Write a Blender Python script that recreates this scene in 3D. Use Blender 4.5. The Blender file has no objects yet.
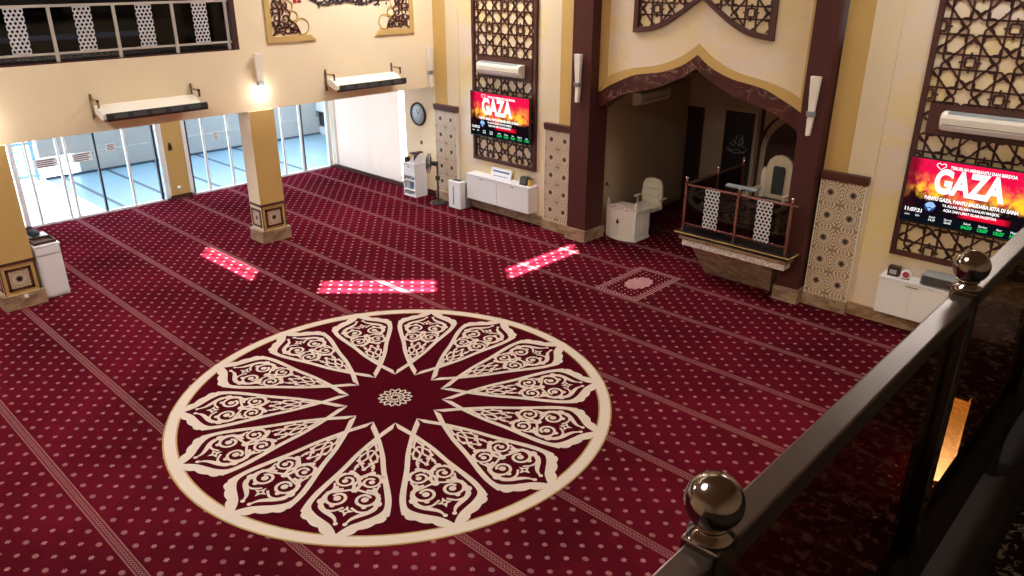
import bpy, math, random
from math import sin, cos, pi, radians, atan2, hypot
from mathutils import Vector, Matrix
random.seed(7)
C = bpy.context.scene.collection
SC = bpy.context.scene

# ------------------------------------------------------------------ camera
cam_d = bpy.data.cameras.new('camera'); cam = bpy.data.objects.new('camera', cam_d); C.objects.link(cam)
cam_d.sensor_width = 36; cam_d.lens = 768.9 / 1024 * 36; cam_d.clip_start = 0.05; cam_d.clip_end = 300
ri = Vector((0.72694534, 0.68669285, 0.0018483)); up = Vector((-0.26567085, 0.27875989, 0.9228824)); fw = Vector((-0.63322151, 0.67137609, -0.38507747))
cam.matrix_world = Matrix(((ri.x, up.x, -fw.x, 0), (ri.y, up.y, -fw.y, 0), (ri.z, up.z, -fw.z, 5.218), (0, 0, 0, 1)))
SC.camera = cam
# ------------------------------------------------------------------ view, world, sun
SC.view_settings.view_transform = 'Standard'; SC.view_settings.look = 'None'
SC.view_settings.exposure = 0.0; SC.view_settings.gamma = 1.0; SC.view_settings.use_curve_mapping = False
SC.cycles.use_denoising = True; SC.cycles.max_bounces = 8; SC.cycles.diffuse_bounces = 5; SC.cycles.transparent_max_bounces = 12
SC.cycles.sample_clamp_indirect = 6.0; SC.cycles.caustics_reflective = False; SC.cycles.caustics_refractive = False
W = bpy.data.worlds.new('sky'); SC.world = W; W.use_nodes = True
bg = W.node_tree.nodes['Background']; bg.inputs[0].default_value = (0.74, 0.86, 1.0, 1); bg.inputs[1].default_value = 6.5
sd = bpy.data.lights.new('sun', 'SUN'); sd.energy = 120; sd.angle = radians(0.6); sd.color = (1, .95, .88)
sun = bpy.data.objects.new('sun', sd); C.objects.link(sun)
sun.rotation_euler = Vector((-6.2, 5.2, -10.5)).to_track_quat('-Z', 'Y').to_euler()
HALL_FILLS = [(-11.6, -0.3), (-2.8, -0.3), (-11.9, 10.4), (-2.4, 10.4)]  # unseen area lights added on the ceiling to fill the hall
FILL_W = 400
for i, (x, y) in enumerate(HALL_FILLS):
    l = bpy.data.lights.new('hall_fill_light', 'AREA'); l.energy = FILL_W * ((.80 if x > -7 else 1.12) if y < 0 else (.36 if x > -7 else .92)); l.shape = 'SQUARE'; l.size = 1.3; l.color = (1, .97, .94)
    o = bpy.data.objects.new('hall_fill_light', l); C.objects.link(o); o.location = (x, y, 7.86)

AISLE = [(-16.3, 0.6), (-16.3, 5.2), (-16.3, 9.6)]  # area lights added out of view to brighten the side aisle
for x, y in AISLE:
    l = bpy.data.lights.new('aisle_fill_light', 'AREA'); l.energy = 80; l.shape = 'SQUARE'; l.size = 1.1; l.color = (1, .97, .95)
    o = bpy.data.objects.new('aisle_fill_light', l); C.objects.link(o); o.location = (x, y, 3.28)
# ------------------------------------------------------------------ node helpers
class X:
    def __init__(s, nt, k): s.nt = nt; s.k = k
    def _m(s, op, *a):
        n = s.nt.nodes.new('ShaderNodeMath'); n.operation = op
        for i, v in enumerate((s,) + a):
            if isinstance(v, X): s.nt.links.new(v.k, n.inputs[i])
            else: n.inputs[i].default_value = v
        return X(s.nt, n.outputs[0])
    def __add__(s, o): return s._m('ADD', o)
    __radd__ = __add__
    def __sub__(s, o): return s._m('SUBTRACT', o)
    def __mul__(s, o): return s._m('MULTIPLY', o)
    __rmul__ = __mul__
    def __truediv__(s, o): return s._m('DIVIDE', o)
    def floor(s): return s._m('FLOOR')
    def round(s): return s._m('ROUND')
    def abs(s): return s._m('ABSOLUTE')
    def sin(s): return s._m('SINE')
    def cos(s): return s._m('COSINE')
    def sqrt(s): return s._m('SQRT')
    def lt(s, o): return s._m('LESS_THAN', o)
    def gt(s, o): return s._m('GREATER_THAN', o)
    def mod(s, o): return s._m('FLOORED_MODULO', o)
    def atan2(s, o): return s._m('ARCTAN2', o)
    def min(s, o): return s._m('MINIMUM', o)
    def max(s, o): return s._m('MAXIMUM', o)
    def step(s, a, b):   # smooth 1 below a, 0 above b
        return ((s * (1 / (a - b))) + (-b / (a - b)))._m('MINIMUM', 1.0)._m('MAXIMUM', 0.0)

def new_mat(name, col=(.8, .8, .8), rough=.6, metal=0.0, spec=None):
    m = bpy.data.materials.new(name); m.use_nodes = True
    b = m.node_tree.nodes['Principled BSDF']
    b.inputs['Base Color'].default_value = (*col, 1); b.inputs['Roughness'].default_value = rough; b.inputs['Metallic'].default_value = metal
    if spec is not None: b.inputs['Specular IOR Level'].default_value = spec
    return m
def S(r, g, b):
    f = lambda c: ((c / 255 + .055) / 1.055) ** 2.4 if c > 10 else c / 255 / 12.92
    return (f(r), f(g), f(b))
def coords(nt):
    t = nt.nodes.new('ShaderNodeTexCoord'); s = nt.nodes.new('ShaderNodeSeparateXYZ'); nt.links.new(t.outputs['Object'], s.inputs[0])
    return X(nt, s.outputs[0]), X(nt, s.outputs[1]), X(nt, s.outputs[2]), t.outputs['Object']
def mixc(nt, f, a, b):
    n = nt.nodes.new('ShaderNodeMix'); n.data_type = 'RGBA'
    if isinstance(f, X): nt.links.new(f.k, n.inputs[0])
    else: n.inputs[0].default_value = f
    for i, v in ((6, a), (7, b)):
        if isinstance(v, tuple): n.inputs[i].default_value = (*v, 1)
        else: nt.links.new(v, n.inputs[i])
    return n.outputs[2]
def noise(nt, vec, scale, detail=3, rough=.5, dist=0.0):
    n = nt.nodes.new('ShaderNodeTexNoise'); n.inputs['Scale'].default_value = scale; n.inputs['Detail'].default_value = detail
    n.inputs['Roughness'].default_value = rough; n.inputs['Distortion'].default_value = dist
    if vec is not None: nt.links.new(vec, n.inputs['Vector'])
    return X(nt, n.outputs[0])
def setc(m, sock, name='Base Color'):
    m.node_tree.links.new(sock, m.node_tree.nodes['Principled BSDF'].inputs[name])
def bump(m, h, strength, dist=.01):
    nt = m.node_tree; b = nt.nodes.new('ShaderNodeBump'); b.inputs['Strength'].default_value = strength; b.inputs['Distance'].default_value = dist
    nt.links.new(h.k, b.inputs['Height']); nt.links.new(b.outputs[0], nt.nodes['Principled BSDF'].inputs['Normal'])

# ------------------------------------------------------------------ materials
RED_A, RED_B = (.050, .0042, .0078), (.128, .0082, .0195)
MOTIF = (.50, .26, .27)
def carpet_mat(pattern=True):
    m = new_mat('carpet_pile' if pattern else 'carpet_plain', rough=.95, spec=0); nt = m.node_tree
    x, y, z, v = coords(nt)
    base = mixc(nt, noise(nt, v, .45, 3).step(.68, .32), RED_A, RED_B)
    fine = noise(nt, v, 260, 2)
    base = mixc(nt, (fine * .5) + (-.02), base, (.045, .002, .006))
    if pattern:
        ry = (y - .495) / .12; rr = ry.round(); fy = (ry - rr) * .12
        odd = rr.mod(2.0)
        rx = (x + (7.03 - .1375)) / .275 + odd * .5; fx = (rx - rx.round()) * .275
        k = rr.mod(10.0)
        d = ((fx * fx) + (fy * fy)).sqrt(); th = fy.atan2(fx)
        fl = (d + (th * 6.0).cos() * -.0085).step(.019, .025)
        hole = d.gt(.006)
        big5 = (k - 5.0).abs().lt(.5)
        big1 = (k - 1.0).abs().lt(.5).max((k - 9.0).abs().lt(.5))
        isbig = big5.max(big1)
        d2 = ((fx * fx) * .8 + (fy * fy) * 1.15).sqrt()
        big = (d2 + (th * 10.0).cos() * -.002)  .step(.028, .034) * (((d2 * 420.0).sin() * .22) + .48)
        mot = (fl * hole * .85) * ((isbig * -1.0) + 1.0) + big * isbig
        stripe = k.lt(.5).max(k.gt(9.5))
        mot = mot * ((stripe * -1.0) + 1.0)
        ay = fy.abs()
        edge = (ay - .046).abs().step(.002, .0045) * .8
        edge2 = (ay - .034).abs().step(.001, .003) * .5
        ch = ((x * 2 * pi / .085).sin() * .017)
        chain = ((fy - ch).abs().step(.003, .007)).max((fy + ch).abs().step(.003, .007)) * .6
        chain = chain * ay.lt(.03)
        band = (edge.max(edge2)).max(chain).max(ay.lt(.048) * .05)
        mot = mot.max(band * stripe)
        base = mixc(nt, mot * .74, base, MOTIF)
    setc(m, base); bump(m, fine, .5, .006)
    return m
def weave_mat(name, col):
    m = new_mat(name, col, .95, spec=0); nt = m.node_tree; x, y, z, v = coords(nt)
    f = noise(nt, v, 220, 2); setc(m, mixc(nt, f * .35, col, tuple(c * .6 for c in col))); bump(m, f, .4, .005); return m
def marble(name, a, b, vein, sc=1.2, rough=.3, amount=.5):
    m = new_mat(name, rough=rough); nt = m.node_tree; x, y, z, v = coords(nt)
    mp = nt.nodes.new('ShaderNodeMapping'); mp.inputs['Rotation'].default_value = (.5, .6, .4); mp.inputs['Scale'].default_value = (1, 1, 2.2); nt.links.new(v, mp.inputs[0]); v = mp.outputs[0]
    n1 = noise(nt, v, sc, 4, .55, .6); n2 = noise(nt, v, sc * 1.7, 5, .6, 1.6)
    c = mixc(nt, n1.step(.62, .38), a, b)
    c = mixc(nt, (n2 - .5).abs().step(.0, .022) * noise(nt, v, sc * 1.3, 2).step(.62, .48) * amount, c, vein); setc(m, c); return m
def paint(name, col, rough=.75):
    m = new_mat(name, col, rough, spec=.3); nt = m.node_tree; x, y, z, v = coords(nt)
    n = noise(nt, v, 1.5, 3); setc(m, mixc(nt, n, tuple(c * .95 for c in col), tuple(min(1, c * 1.04) for c in col))); return m
def tile_mat(name='arabesque_tile', off=0.0):
    m = new_mat(name, rough=.35); nt = m.node_tree; x, y, z, v = coords(nt)
    # local coordinates: star centres every .37 in x, .385 in z
    x = x + y + off
    fx = (x / .355); fx = (fx - fx.round()) * .355; fz = (z / .375); fz = (fz - fz.round()) * .375
    r = ((fx * fx) + (fz * fz)).sqrt(); th = fz.atan2(fx)
    p1 = ((th * 10.0).cos() * (r * 95.0).sin())
    p2 = ((x * 2 * pi / .08875).sin() * (z * 2 * pi / .09375).sin())
    lines = (p1.abs().step(.22, .36)).max(p2.abs().step(.06, .14) * .7)
    gx = (x / .355 + .5); gx = (gx - gx.round()) * .355; gz = (z / .375 + .5); gz = (gz - gz.round()) * .375
    r2 = ((gx * gx) + (gz * gz)).sqrt(); t2 = gz.atan2(gx)
    qf = (r2 + (t2 * 4.0).cos() * -.014).step(.036, .042)
    c = mixc(nt, lines, S(134, 104, 78), S(226, 212, 188))
    c = mixc(nt, qf * .8, c, S(128, 100, 66))
    ring = (r - .083).abs().step(.003, .008); c = mixc(nt, ring * .6, c, S(225, 210, 185))
    star = (r + (th * 8.0).cos() * -.014).step(.042, .047)
    c = mixc(nt, star, c, S(40, 20, 18)); setc(m, c); return m
def perf_mat():
    m = new_mat('perforated_white_metal', S(196, 198, 204), .4); nt = m.node_tree; x, y, z, v = coords(nt)
    # hexagonal grid of round holes, uses distance along the panel (x+y) and height
    u = (x + y) / .068; w = z / .0589; rw = w.round(); fw_ = (w - rw) * .0589; uu = u + rw.mod(2.0) * .5; fu = (uu - uu.round()) * .068
    d = ((fu * fu) + (fw_ * fw_)).sqrt(); hole = d.lt(.0225)
    tr = nt.nodes.new('ShaderNodeBsdfTransparent'); mx = nt.nodes.new('ShaderNodeMixShader')
    nt.links.new(hole.k, mx.inputs[0]); nt.links.new(nt.nodes['Principled BSDF'].outputs[0], mx.inputs[1]); nt.links.new(tr.outputs[0], mx.inputs[2])
    nt.links.new(mx.outputs[0], nt.nodes['Material Output'].inputs[0]); return m
def glass_mat(name, tint, refl=.08, rough=.02):
    m = bpy.data.materials.new(name); m.use_nodes = True; nt = m.node_tree; nt.nodes.clear()
    o = nt.nodes.new('ShaderNodeOutputMaterial'); t = nt.nodes.new('ShaderNodeBsdfTransparent'); t.inputs[0].default_value = (*tint, 1)
    g = nt.nodes.new('ShaderNodeBsdfGlossy'); g.inputs['Roughness'].default_value = rough
    f = nt.nodes.new('ShaderNodeLayerWeight'); f.inputs[0].default_value = .5; mx = nt.nodes.new('ShaderNodeMixShader')
    fac = (X(nt, f.outputs['Facing'])._m('POWER', 5.0) * (refl * 5)) + .03
    nt.links.new(fac.k, mx.inputs[0]); nt.links.new(t.outputs[0], mx.inputs[1]); nt.links.new(g.outputs[0], mx.inputs[2]); nt.links.new(mx.outputs[0], o.inputs[0]); return m
def emit(name, col, st):
    m = bpy.data.materials.new(name); m.use_nodes = True; nt = m.node_tree; nt.nodes.clear()
    o = nt.nodes.new('ShaderNodeOutputMaterial'); e = nt.nodes.new('ShaderNodeEmission'); e.inputs[0].default_value = (*col, 1); e.inputs[1].default_value = st
    nt.links.new(e.outputs[0], o.inputs[0]); return m
def screen_mat():
    m = emit('screen_picture', (1, 1, 1), 1.15); nt = m.node_tree; e = [n for n in nt.nodes if n.type == 'EMISSION'][0]
    x, y, z, v = coords(nt)      # local: x -0.86..0.86, z -0.46..0.46
    n = noise(nt, v, 5.5, 5, .6, .5); n2 = noise(nt, v, 2.2, 3, .5)
    c = mixc(nt, n, (.72, .002, .045), (.92, .012, .085))
    h = z + (n2 - .5) * .55
    fire = ((z - .0).abs().step(.03, .30)) * (n.step(.62, .40)) * ((x.abs() - .55).abs().step(.18, .42).max((x - .12).abs().step(.05, .3)))
    c = mixc(nt, fire * 1.15, c, (1.0, .62, .03))
    dark = ((h + (n - .5) * .3)).step(-.10, .02); c = mixc(nt, dark, c, (.006, .003, .006))
    left = (x + (n - .5) * .3).step(-.80, -.68) * .75; c = mixc(nt, left, c, (.03, .004, .006))
    rb = (z + .24).abs().step(.03, .05) * (x - .2).abs().step(.24, .34); c = mixc(nt, rb, c, (.75, .004, .03))
    nt.links.new(c, e.inputs[0]); return m

M = {}
M['carpet'] = carpet_mat(); M['carpet_plain'] = carpet_mat(False)
M['ivory'] = weave_mat('ivory_weave', (.70, .60, .53)); M['pink_weave'] = weave_mat('pink_weave', MOTIF); M['gold_weave'] = weave_mat('gold_weave', (.45, .31, .12))
M['dark_red'] = weave_mat('dark_red_weave', (.064, .0036, .0092))
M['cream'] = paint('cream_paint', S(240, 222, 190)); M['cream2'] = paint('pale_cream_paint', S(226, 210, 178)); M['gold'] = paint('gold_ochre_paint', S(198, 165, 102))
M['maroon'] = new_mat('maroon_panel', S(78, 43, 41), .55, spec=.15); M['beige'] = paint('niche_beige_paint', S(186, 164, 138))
M['marble_cream'] = marble('cream_marble', S(230, 214, 196), S(232, 212, 158), S(200, 180, 160), .8, .25, .3)
M['marble_base'] = marble('brown_base_marble', S(172, 146, 120), S(128, 98, 74), S(206, 184, 156), 5.0, .3, .6)
M['marble_red'] = marble('maroon_veined_marble', S(78, 36, 34), S(66, 30, 28), S(176, 146, 134), 1.1, .25, .6)
M['brown'] = new_mat('dark_brown_wood', S(66, 34, 28), .5); M['bronze_brown'] = new_mat('lattice_brown', S(74, 38, 32), .45)
M['cap'] = new_mat('brown_cap_wood', S(84, 46, 38), .45)
M['white'] = new_mat('white_laminate', S(236, 236, 240), .35); M['offwhite'] = new_mat('offwhite_plastic', S(238, 232, 220), .4); M['white_wood'] = new_mat('white_painted_wood', S(240, 236, 228), .4)
M['grey'] = new_mat('grey_plastic', S(150, 158, 162), .4); M['dark_teal'] = new_mat('dark_teal_cloth', (.02, .04, .055), .8); M['black'] = new_mat('black_plastic', (.012, .012, .013), .4); M['darkgrey'] = new_mat('dark_grey', (.05, .05, .055), .5)
M['silver'] = new_mat('satin_silver', (.62, .58, .54), .35, .45); M['chrome'] = new_mat('polished_steel', (.72, .68, .64), .12, 1.0); M['steel'] = new_mat('brushed_steel', (.42, .36, .32), .2, 1.0); M['rail_copper'] = new_mat('rose_steel', (.34, .17, .15), .25, .9)
M['steel_kerb'] = new_mat('dark_bronze', (.016, .012, .010), .9, spec=.05); M['steel_top'] = new_mat('satin_bronze_steel', (.13, .095, .078), .30, .9); M['steel_dark'] = new_mat('bronze_steel', (.22, .175, .15), .13, 1.0)
M['tile'] = tile_mat(); M['tile_tall'] = tile_mat('arabesque_tile_tall', .1775 + .05); M['perf'] = perf_mat()
M['glass'] = glass_mat('clear_glass', (.90, .96, 1.0), .10); M['glass_dark'] = glass_mat('dark_tinted_glass', (.32, .25, .23), .12, .03); M['glass_black'] = glass_mat('smoked_glass', (.05, .05, .06), .22, .05)
M['frame_white'] = new_mat('white_aluminium', S(235, 240, 245), .35); M['frame_black'] = new_mat('black_rubber', (.02, .02, .025), .5)
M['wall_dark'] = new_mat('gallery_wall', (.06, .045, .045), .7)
M['screen'] = screen_mat(); M['txt_white'] = emit('screen_white', (1, 1, 1), 1.3); M['txt_green'] = emit('screen_green', (.01, .55, .10), 1.0); M['scr_bar'] = emit('screen_bar', (.004, .006, .010), 1); M['scr_blue_dark'] = emit('screen_dark_blue', (.02, .06, .22), 1); M['txt_blue'] = emit('screen_blue', (.35, .6, 1), 1.0)
M['terrace'] = new_mat('terrace_tile', S(104, 132, 146), .35); M['terrace_glare'] = new_mat('painted_glare_tile', (.93, .93, .92), .5); M['terrace_line'] = new_mat('terrace_line', S(40, 58, 74), .5)  # white terrace tile: sun glare put into the colour
M['ext_wall'] = new_mat('outdoor_render', S(160, 158, 156), .8); M['ext_white'] = new_mat('outdoor_white', S(196, 199, 203), .8); M['blue_rail'] = new_mat('blue_rail', S(130, 170, 195), .5)
M['amber'] = emit('amber_glow', (1, .50, .08), 4.0); nt = M['amber'].node_tree; x, y, z, v = coords(nt)
e_ = [n for n in nt.nodes if n.type == 'EMISSION'][0]; gl_ = z.step(.15, .95); nt.links.new(((gl_ * gl_) * 30.0 + 7.0).k, e_.inputs[1]); nt.links.new(mixc(nt, gl_, (1, .45, .06), (1, .78, .30)), e_.inputs[0]); M['bulb'] = emit('bulb_glow', (1, .96, .92), 11)
M['ink'] = new_mat('black_ink', (.03, .02, .03), .6); M['ink_blue'] = new_mat('blue_ink', (.05, .16, .45), .6); M['red_ink'] = new_mat('red_paint', (.4, .02, .03), .6)
M['leather'] = new_mat('cream_leather', S(232, 224, 206), .5); M['cushion_dark'] = new_mat('grey_cushion', S(52, 52, 54), .7)
bm_ = bpy.data.materials.new('roller_blind_fabric'); bm_.use_nodes = True; nt = bm_.node_tree
tl = nt.nodes.new('ShaderNodeBsdfTranslucent'); tl.inputs[0].default_value = (.78, .68, .62, 1); df = nt.nodes['Principled BSDF']; df.inputs['Base Color'].default_value = (.86, .80, .74, 1); df.inputs['Roughness'].default_value = .9
mx = nt.nodes.new('ShaderNodeMixShader'); mx.inputs[0].default_value = .38; nt.links.new(df.outputs[0], mx.inputs[1]); nt.links.new(tl.outputs[0], mx.inputs[2]); nt.links.new(mx.outputs[0], nt.nodes['Material Output'].inputs[0]); M['blind'] = bm_
def throne_mat():
    m = new_mat('carved_ivory_wood', rough=.45); nt = m.node_tree; x, y, z, v = coords(nt)
    vo = nt.nodes.new('ShaderNodeTexVoronoi'); vo.inputs['Scale'].default_value = 60; nt.links.new(v, vo.inputs[0])
    d = X(nt, vo.outputs[0]); setc(m, mixc(nt, d.step(.15, .45), S(226, 210, 180), S(188, 164, 130))); return m
M['carved'] = throne_mat()
def gallery_carpet():
    m = new_mat('gallery_carpet', rough=.95, spec=.1); nt = m.node_tree; x, y, z, v = coords(nt)
    n = noise(nt, v, 30, 2, .5, .8); setc(m, mixc(nt, n.step(.56, .60), (.30, .29, .24), (.018, .010, .010))); return m
M['gal_carpet'] = gallery_carpet()
def fascia_mat():
    m = new_mat('white_filigree', rough=.5); nt = m.node_tree; x, y, z, v = coords(nt)
    vo = nt.nodes.new('ShaderNodeTexVoronoi'); vo.inputs['Scale'].default_value = 28; vo.feature = 'DISTANCE_TO_EDGE'; nt.links.new(v, vo.inputs[0])
    setc(m, mixc(nt, X(nt, vo.outputs[0]).step(.10, .16), S(186, 160, 144), S(245, 242, 240))); return m
M['fascia'] = fascia_mat()

# ------------------------------------------------------------------ mesh builder
class MB:
    def __init__(s): s.v = []; s.f = []; s.mi = []; s.sm = []; s.cur = 0
    def add(s, vs, fs, smooth=False):
        o = len(s.v); s.v += [tuple(p) for p in vs]; s.f += [tuple(i + o for i in f) for f in fs]; s.mi += [s.cur] * len(fs); s.sm += [smooth] * len(fs); return s
    def mat(s, i): s.cur = i; return s
    def box(s, x0, y0, z0, x1, y1, z1):
        x0, x1 = sorted((x0, x1)); y0, y1 = sorted((y0, y1)); z0, z1 = sorted((z0, z1))
        return s.add([(x0, y0, z0), (x1, y0, z0), (x1, y1, z0), (x0, y1, z0), (x0, y0, z1), (x1, y0, z1), (x1, y1, z1), (x0, y1, z1)],
                     [(0, 3, 2, 1), (4, 5, 6, 7), (0, 1, 5, 4), (1, 2, 6, 5), (2, 3, 7, 6), (3, 0, 4, 7)])
    def hexa(s, bot, top):   # 4 bottom + 4 top points
        return s.add(list(bot) + list(top), [(0, 3, 2, 1), (4, 5, 6, 7), (0, 1, 5, 4), (1, 2, 6, 5), (2, 3, 7, 6), (3, 0, 4, 7)])
    def prism(s, poly, lo, hi, ax='y'):   # poly in the plane normal to ax, extruded lo..hi
        f = {'y': lambda a, b, c: (a, c, b), 'x': lambda a, b, c: (c, a, b), 'z': lambda a, b, c: (a, b, c)}[ax]
        n = len(poly); vs = [f(a, b, lo) for a, b in poly] + [f(a, b, hi) for a, b in poly]
        return s.add(vs, [tuple(range(n)), tuple(range(2 * n - 1, n - 1, -1))] + [(i, n + i, n + (i + 1) % n, (i + 1) % n) for i in range(n)])
    def strip(s, A, B, lo, hi, ax='y'):   # region between two polylines of equal length, extruded
        for i in range(len(A) - 1):
            q = [A[i], A[i + 1], B[i + 1], B[i]]
            s.prism(q, lo, hi, ax)
        return s
    def cyl(s, p, q, r, r2=None, n=16, smooth=True):
        p = Vector(p); q = Vector(q); r2 = r if r2 is None else r2; d = (q - p).normalized()
        a = d.orthogonal().normalized(); b = d.cross(a); vs = []
        for c_, rr in ((p, r), (q, r2)):
            for i in range(n): t = 2 * pi * i / n; vs.append(c_ + a * (rr * cos(t)) + b * (rr * sin(t)))
        s.add(vs, [(i, (i + 1) % n, n + (i + 1) % n, n + i) for i in range(n)], smooth)
        o = len(s.v) - 2 * n
        s.f += [tuple(o + i for i in range(n - 1, -1, -1)), tuple(o + n + i for i in range(n))]; s.mi += [s.cur] * 2; s.sm += [False] * 2
        return s
    def lathe(s, c, prof, n=24, axis='z'):   # prof: (r, h)
        f = {'z': lambda a, b, h: (c[0] + a, c[1] + b, c[2] + h), 'y': lambda a, b, h: (c[0] + a, c[1] + h, c[2] + b), 'x': lambda a, b, h: (c[0] + h, c[1] + a, c[2] + b)}[axis]
        vs = []
        for r, h in prof:
            for i in range(n): t = 2 * pi * i / n; vs.append(f(max(r, 1e-5) * cos(t), max(r, 1e-5) * sin(t), h))
        fs = []
        for k in range(len(prof) - 1):
            for i in range(n): fs.append((k * n + i, k * n + (i + 1) % n, (k + 1) * n + (i + 1) % n, (k + 1) * n + i))
        fs.append(tuple(range(n - 1, -1, -1))); fs.append(tuple((len(prof) - 1) * n + i for i in range(n)))
        return s.add(vs, fs, True)
    def ball(s, c, r, n=24):
        return s.lathe(c, [(r * sin(pi * k / 14), -r * cos(pi * k / 14)) for k in range(15)], n)
    def tube(s, pts, r, n=8):
        pts = [Vector(p) for p in pts]; vs = []; N = len(pts)
        ref = None
        for i, p in enumerate(pts):
            d = (pts[min(i + 1, N - 1)] - pts[max(i - 1, 0)]).normalized()
            a = d.orthogonal().normalized() if ref is None else (ref - d * ref.dot(d)).normalized()
            ref = a; b = d.cross(a)
            for k in range(n): t = 2 * pi * k / n; vs.append(p + a * (r * cos(t)) + b * (r * sin(t)))
        fs = [(i * n + k, i * n + (k + 1) % n, (i + 1) * n + (k + 1) % n, (i + 1) * n + k) for i in range(N - 1) for k in range(n)]
        fs += [tuple(range(n - 1, -1, -1)), tuple((N - 1) * n + k for k in range(n))]
        return s.add(vs, fs, True)
    def bar(s, a, b, w, lo, hi, ax='y'):   # a flat bar from a to b in the plane normal to ax
        dx, dy = b[0] - a[0], b[1] - a[1]; L = hypot(dx, dy)
        if L < 1e-5: return s
        nx, ny = -dy / L * w / 2, dx / L * w / 2
        return s.prism([(a[0] + nx, a[1] + ny), (a[0] - nx, a[1] - ny), (b[0] - nx, b[1] - ny), (b[0] + nx, b[1] + ny)], lo, hi, ax)
    def ribbon(s, pts, w, z):             # flat stroke in XY with width function or number
        s.k = (getattr(s, 'k', 0) + 1) % 40; z += s.k * 4e-5
        N = len(pts); vs = []
        for i, p in enumerate(pts):
            q0 = pts[max(i - 1, 0)]; q1 = pts[min(i + 1, N - 1)]; dx, dy = q1[0] - q0[0], q1[1] - q0[1]; L = hypot(dx, dy) or 1
            ww = (w(i / (N - 1)) if callable(w) else w) / 2
            vs += [(p[0] - dy / L * ww, p[1] + dx / L * ww, z), (p[0] + dy / L * ww, p[1] - dx / L * ww, z)]
        return s.add(vs, [(2 * i, 2 * i + 1, 2 * i + 3, 2 * i + 2) for i in range(N - 1)])
    def build(s, name, mats, parent=None, bevel=0, loc=None, label=None):
        me = bpy.data.meshes.new(name); me.from_pydata(s.v, [], s.f)
        if not isinstance(mats, (list, tuple)): mats = [mats]
        for m in mats: me.materials.append(m)
        me.polygons.foreach_set('material_index', s.mi); me.polygons.foreach_set('use_smooth', s.sm); me.update()
        o = bpy.data.objects.new(name, me); C.objects.link(o)
        if loc: o.location = loc
        if parent is not None:
            o.parent = parent
            if loc is None and parent.type == 'EMPTY':  # vertices are in world coordinates: shift into the parent's frame
                pl = Vector(parent.location)
                if pl.length: me.transform(Matrix.Translation(-pl))
            elif parent.type != 'EMPTY' and parent.parent is not None and parent.parent.type == 'EMPTY' and loc is None:
                me.transform(Matrix.Translation(-Vector(parent.parent.location)))
        if bevel:
            b = o.modifiers.new('bevel', 'BEVEL'); b.width = bevel; b.segments = 2; b.limit_method = 'ANGLE'
        if label: o['label'] = label
        return o
def tag(o, label, cat, group=None, kind=None):
    o['label'] = label; o['category'] = cat
    if group: o['group'] = group
    if kind: o['kind'] = kind
    return o
def thing(name, loc, label, cat, group=None):
    o = bpy.data.objects.new(name, None); o.empty_display_size = .1; C.objects.link(o); o.location = loc; return tag(o, label, cat, group)
def struct(name, mb, mat, parent=None, bevel=0):
    o = mb.build(name, mat, parent, bevel)
    if parent is None: o['kind'] = 'structure'
    return o
def text_mesh(txt, size, mat, mtx, name='lettering', parent=None, extrude=.002, sx=1.0, align='CENTER', shear=0, bold=0):
    cu = bpy.data.curves.new(name, 'FONT'); cu.body = txt; cu.size = size; cu.extrude = extrude; cu.align_x = align; cu.align_y = 'CENTER'; cu.offset = bold; cu.shear = shear
    t = bpy.data.objects.new(name, cu); C.objects.link(t)
    me = bpy.data.meshes.new_from_object(t.evaluated_get(bpy.context.evaluated_depsgraph_get()))
    bpy.data.objects.remove(t); me.transform(Matrix.Diagonal((sx, 1, 1, 1))); me.transform(mtx)
    me.materials.clear(); me.materials.append(mat)
    o = bpy.data.objects.new(name, me); C.objects.link(o)
    if parent is not None: o.parent = parent
    return o
FACE_S = Matrix(((1, 0, 0, 0), (0, 0, -1, 0), (0, 1, 0, 0), (0, 0, 0, 1)))        # text facing -Y (seen from the hall)
FACE_E = Matrix(((0, 0, 1, 0), (1, 0, 0, 0), (0, 1, 0, 0), (0, 0, 0, 1)))         # text facing +X
def dup_tree(o, parent=None, loc=None):
    c = o.copy(); C.objects.link(c)
    if parent is not None: c.parent = parent
    if loc: c.location = loc
    for ch in list(o.children): dup_tree(ch, c)
    return c
def spline(P, k=6):
    out = []; n = len(P)
    for i in range(n - 1):
        p0 = P[max(i - 1, 0)]; p1 = P[i]; p2 = P[i + 1]; p3 = P[min(i + 2, n - 1)]
        for j in range(k):
            t = j / k
            out.append(tuple(.5 * ((2 * p1[d]) + (-p0[d] + p2[d]) * t + (2 * p0[d] - 5 * p1[d] + 4 * p2[d] - p3[d]) * t * t + (-p0[d] + 3 * p1[d] - 3 * p2[d] + p3[d]) * t ** 3) for d in range(len(p1))))
    out.append(tuple(P[-1])); return out

XL, YQ, CX, ZC = -13.92, 12.15, -7.08, 8.0      # left wall face, qibla wall face, symmetry axis, ceiling
# ================================================================== SETTING
struct('floor', MB().box(-18.5, -6.2, -.12, 4.4, 12.47, 0).box(-9.65, 12.47, -.12, -4.5, 16.3, 0), M['carpet'])
# left wall: beam over the pillars, gallery opening above
w = MB(); w.box(XL - .36, -6.0, 2.65, XL, YQ, 3.79); w.box(XL - .36, 7.36, 3.79, XL, YQ, ZC); w.box(XL - .36, -6.0, 6.6, XL, 7.36, ZC)
struct('wall_left', w, M['cream'])
struct('trim_1', MB().box(XL - .37, 7.27, 3.80, XL + .004, 7.36, 6.6), M['brown'])
struct('trim_2', MB().box(XL - .36, -6.0, 3.792, XL - .02, 7.26, 3.81), M['brown'])
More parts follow.
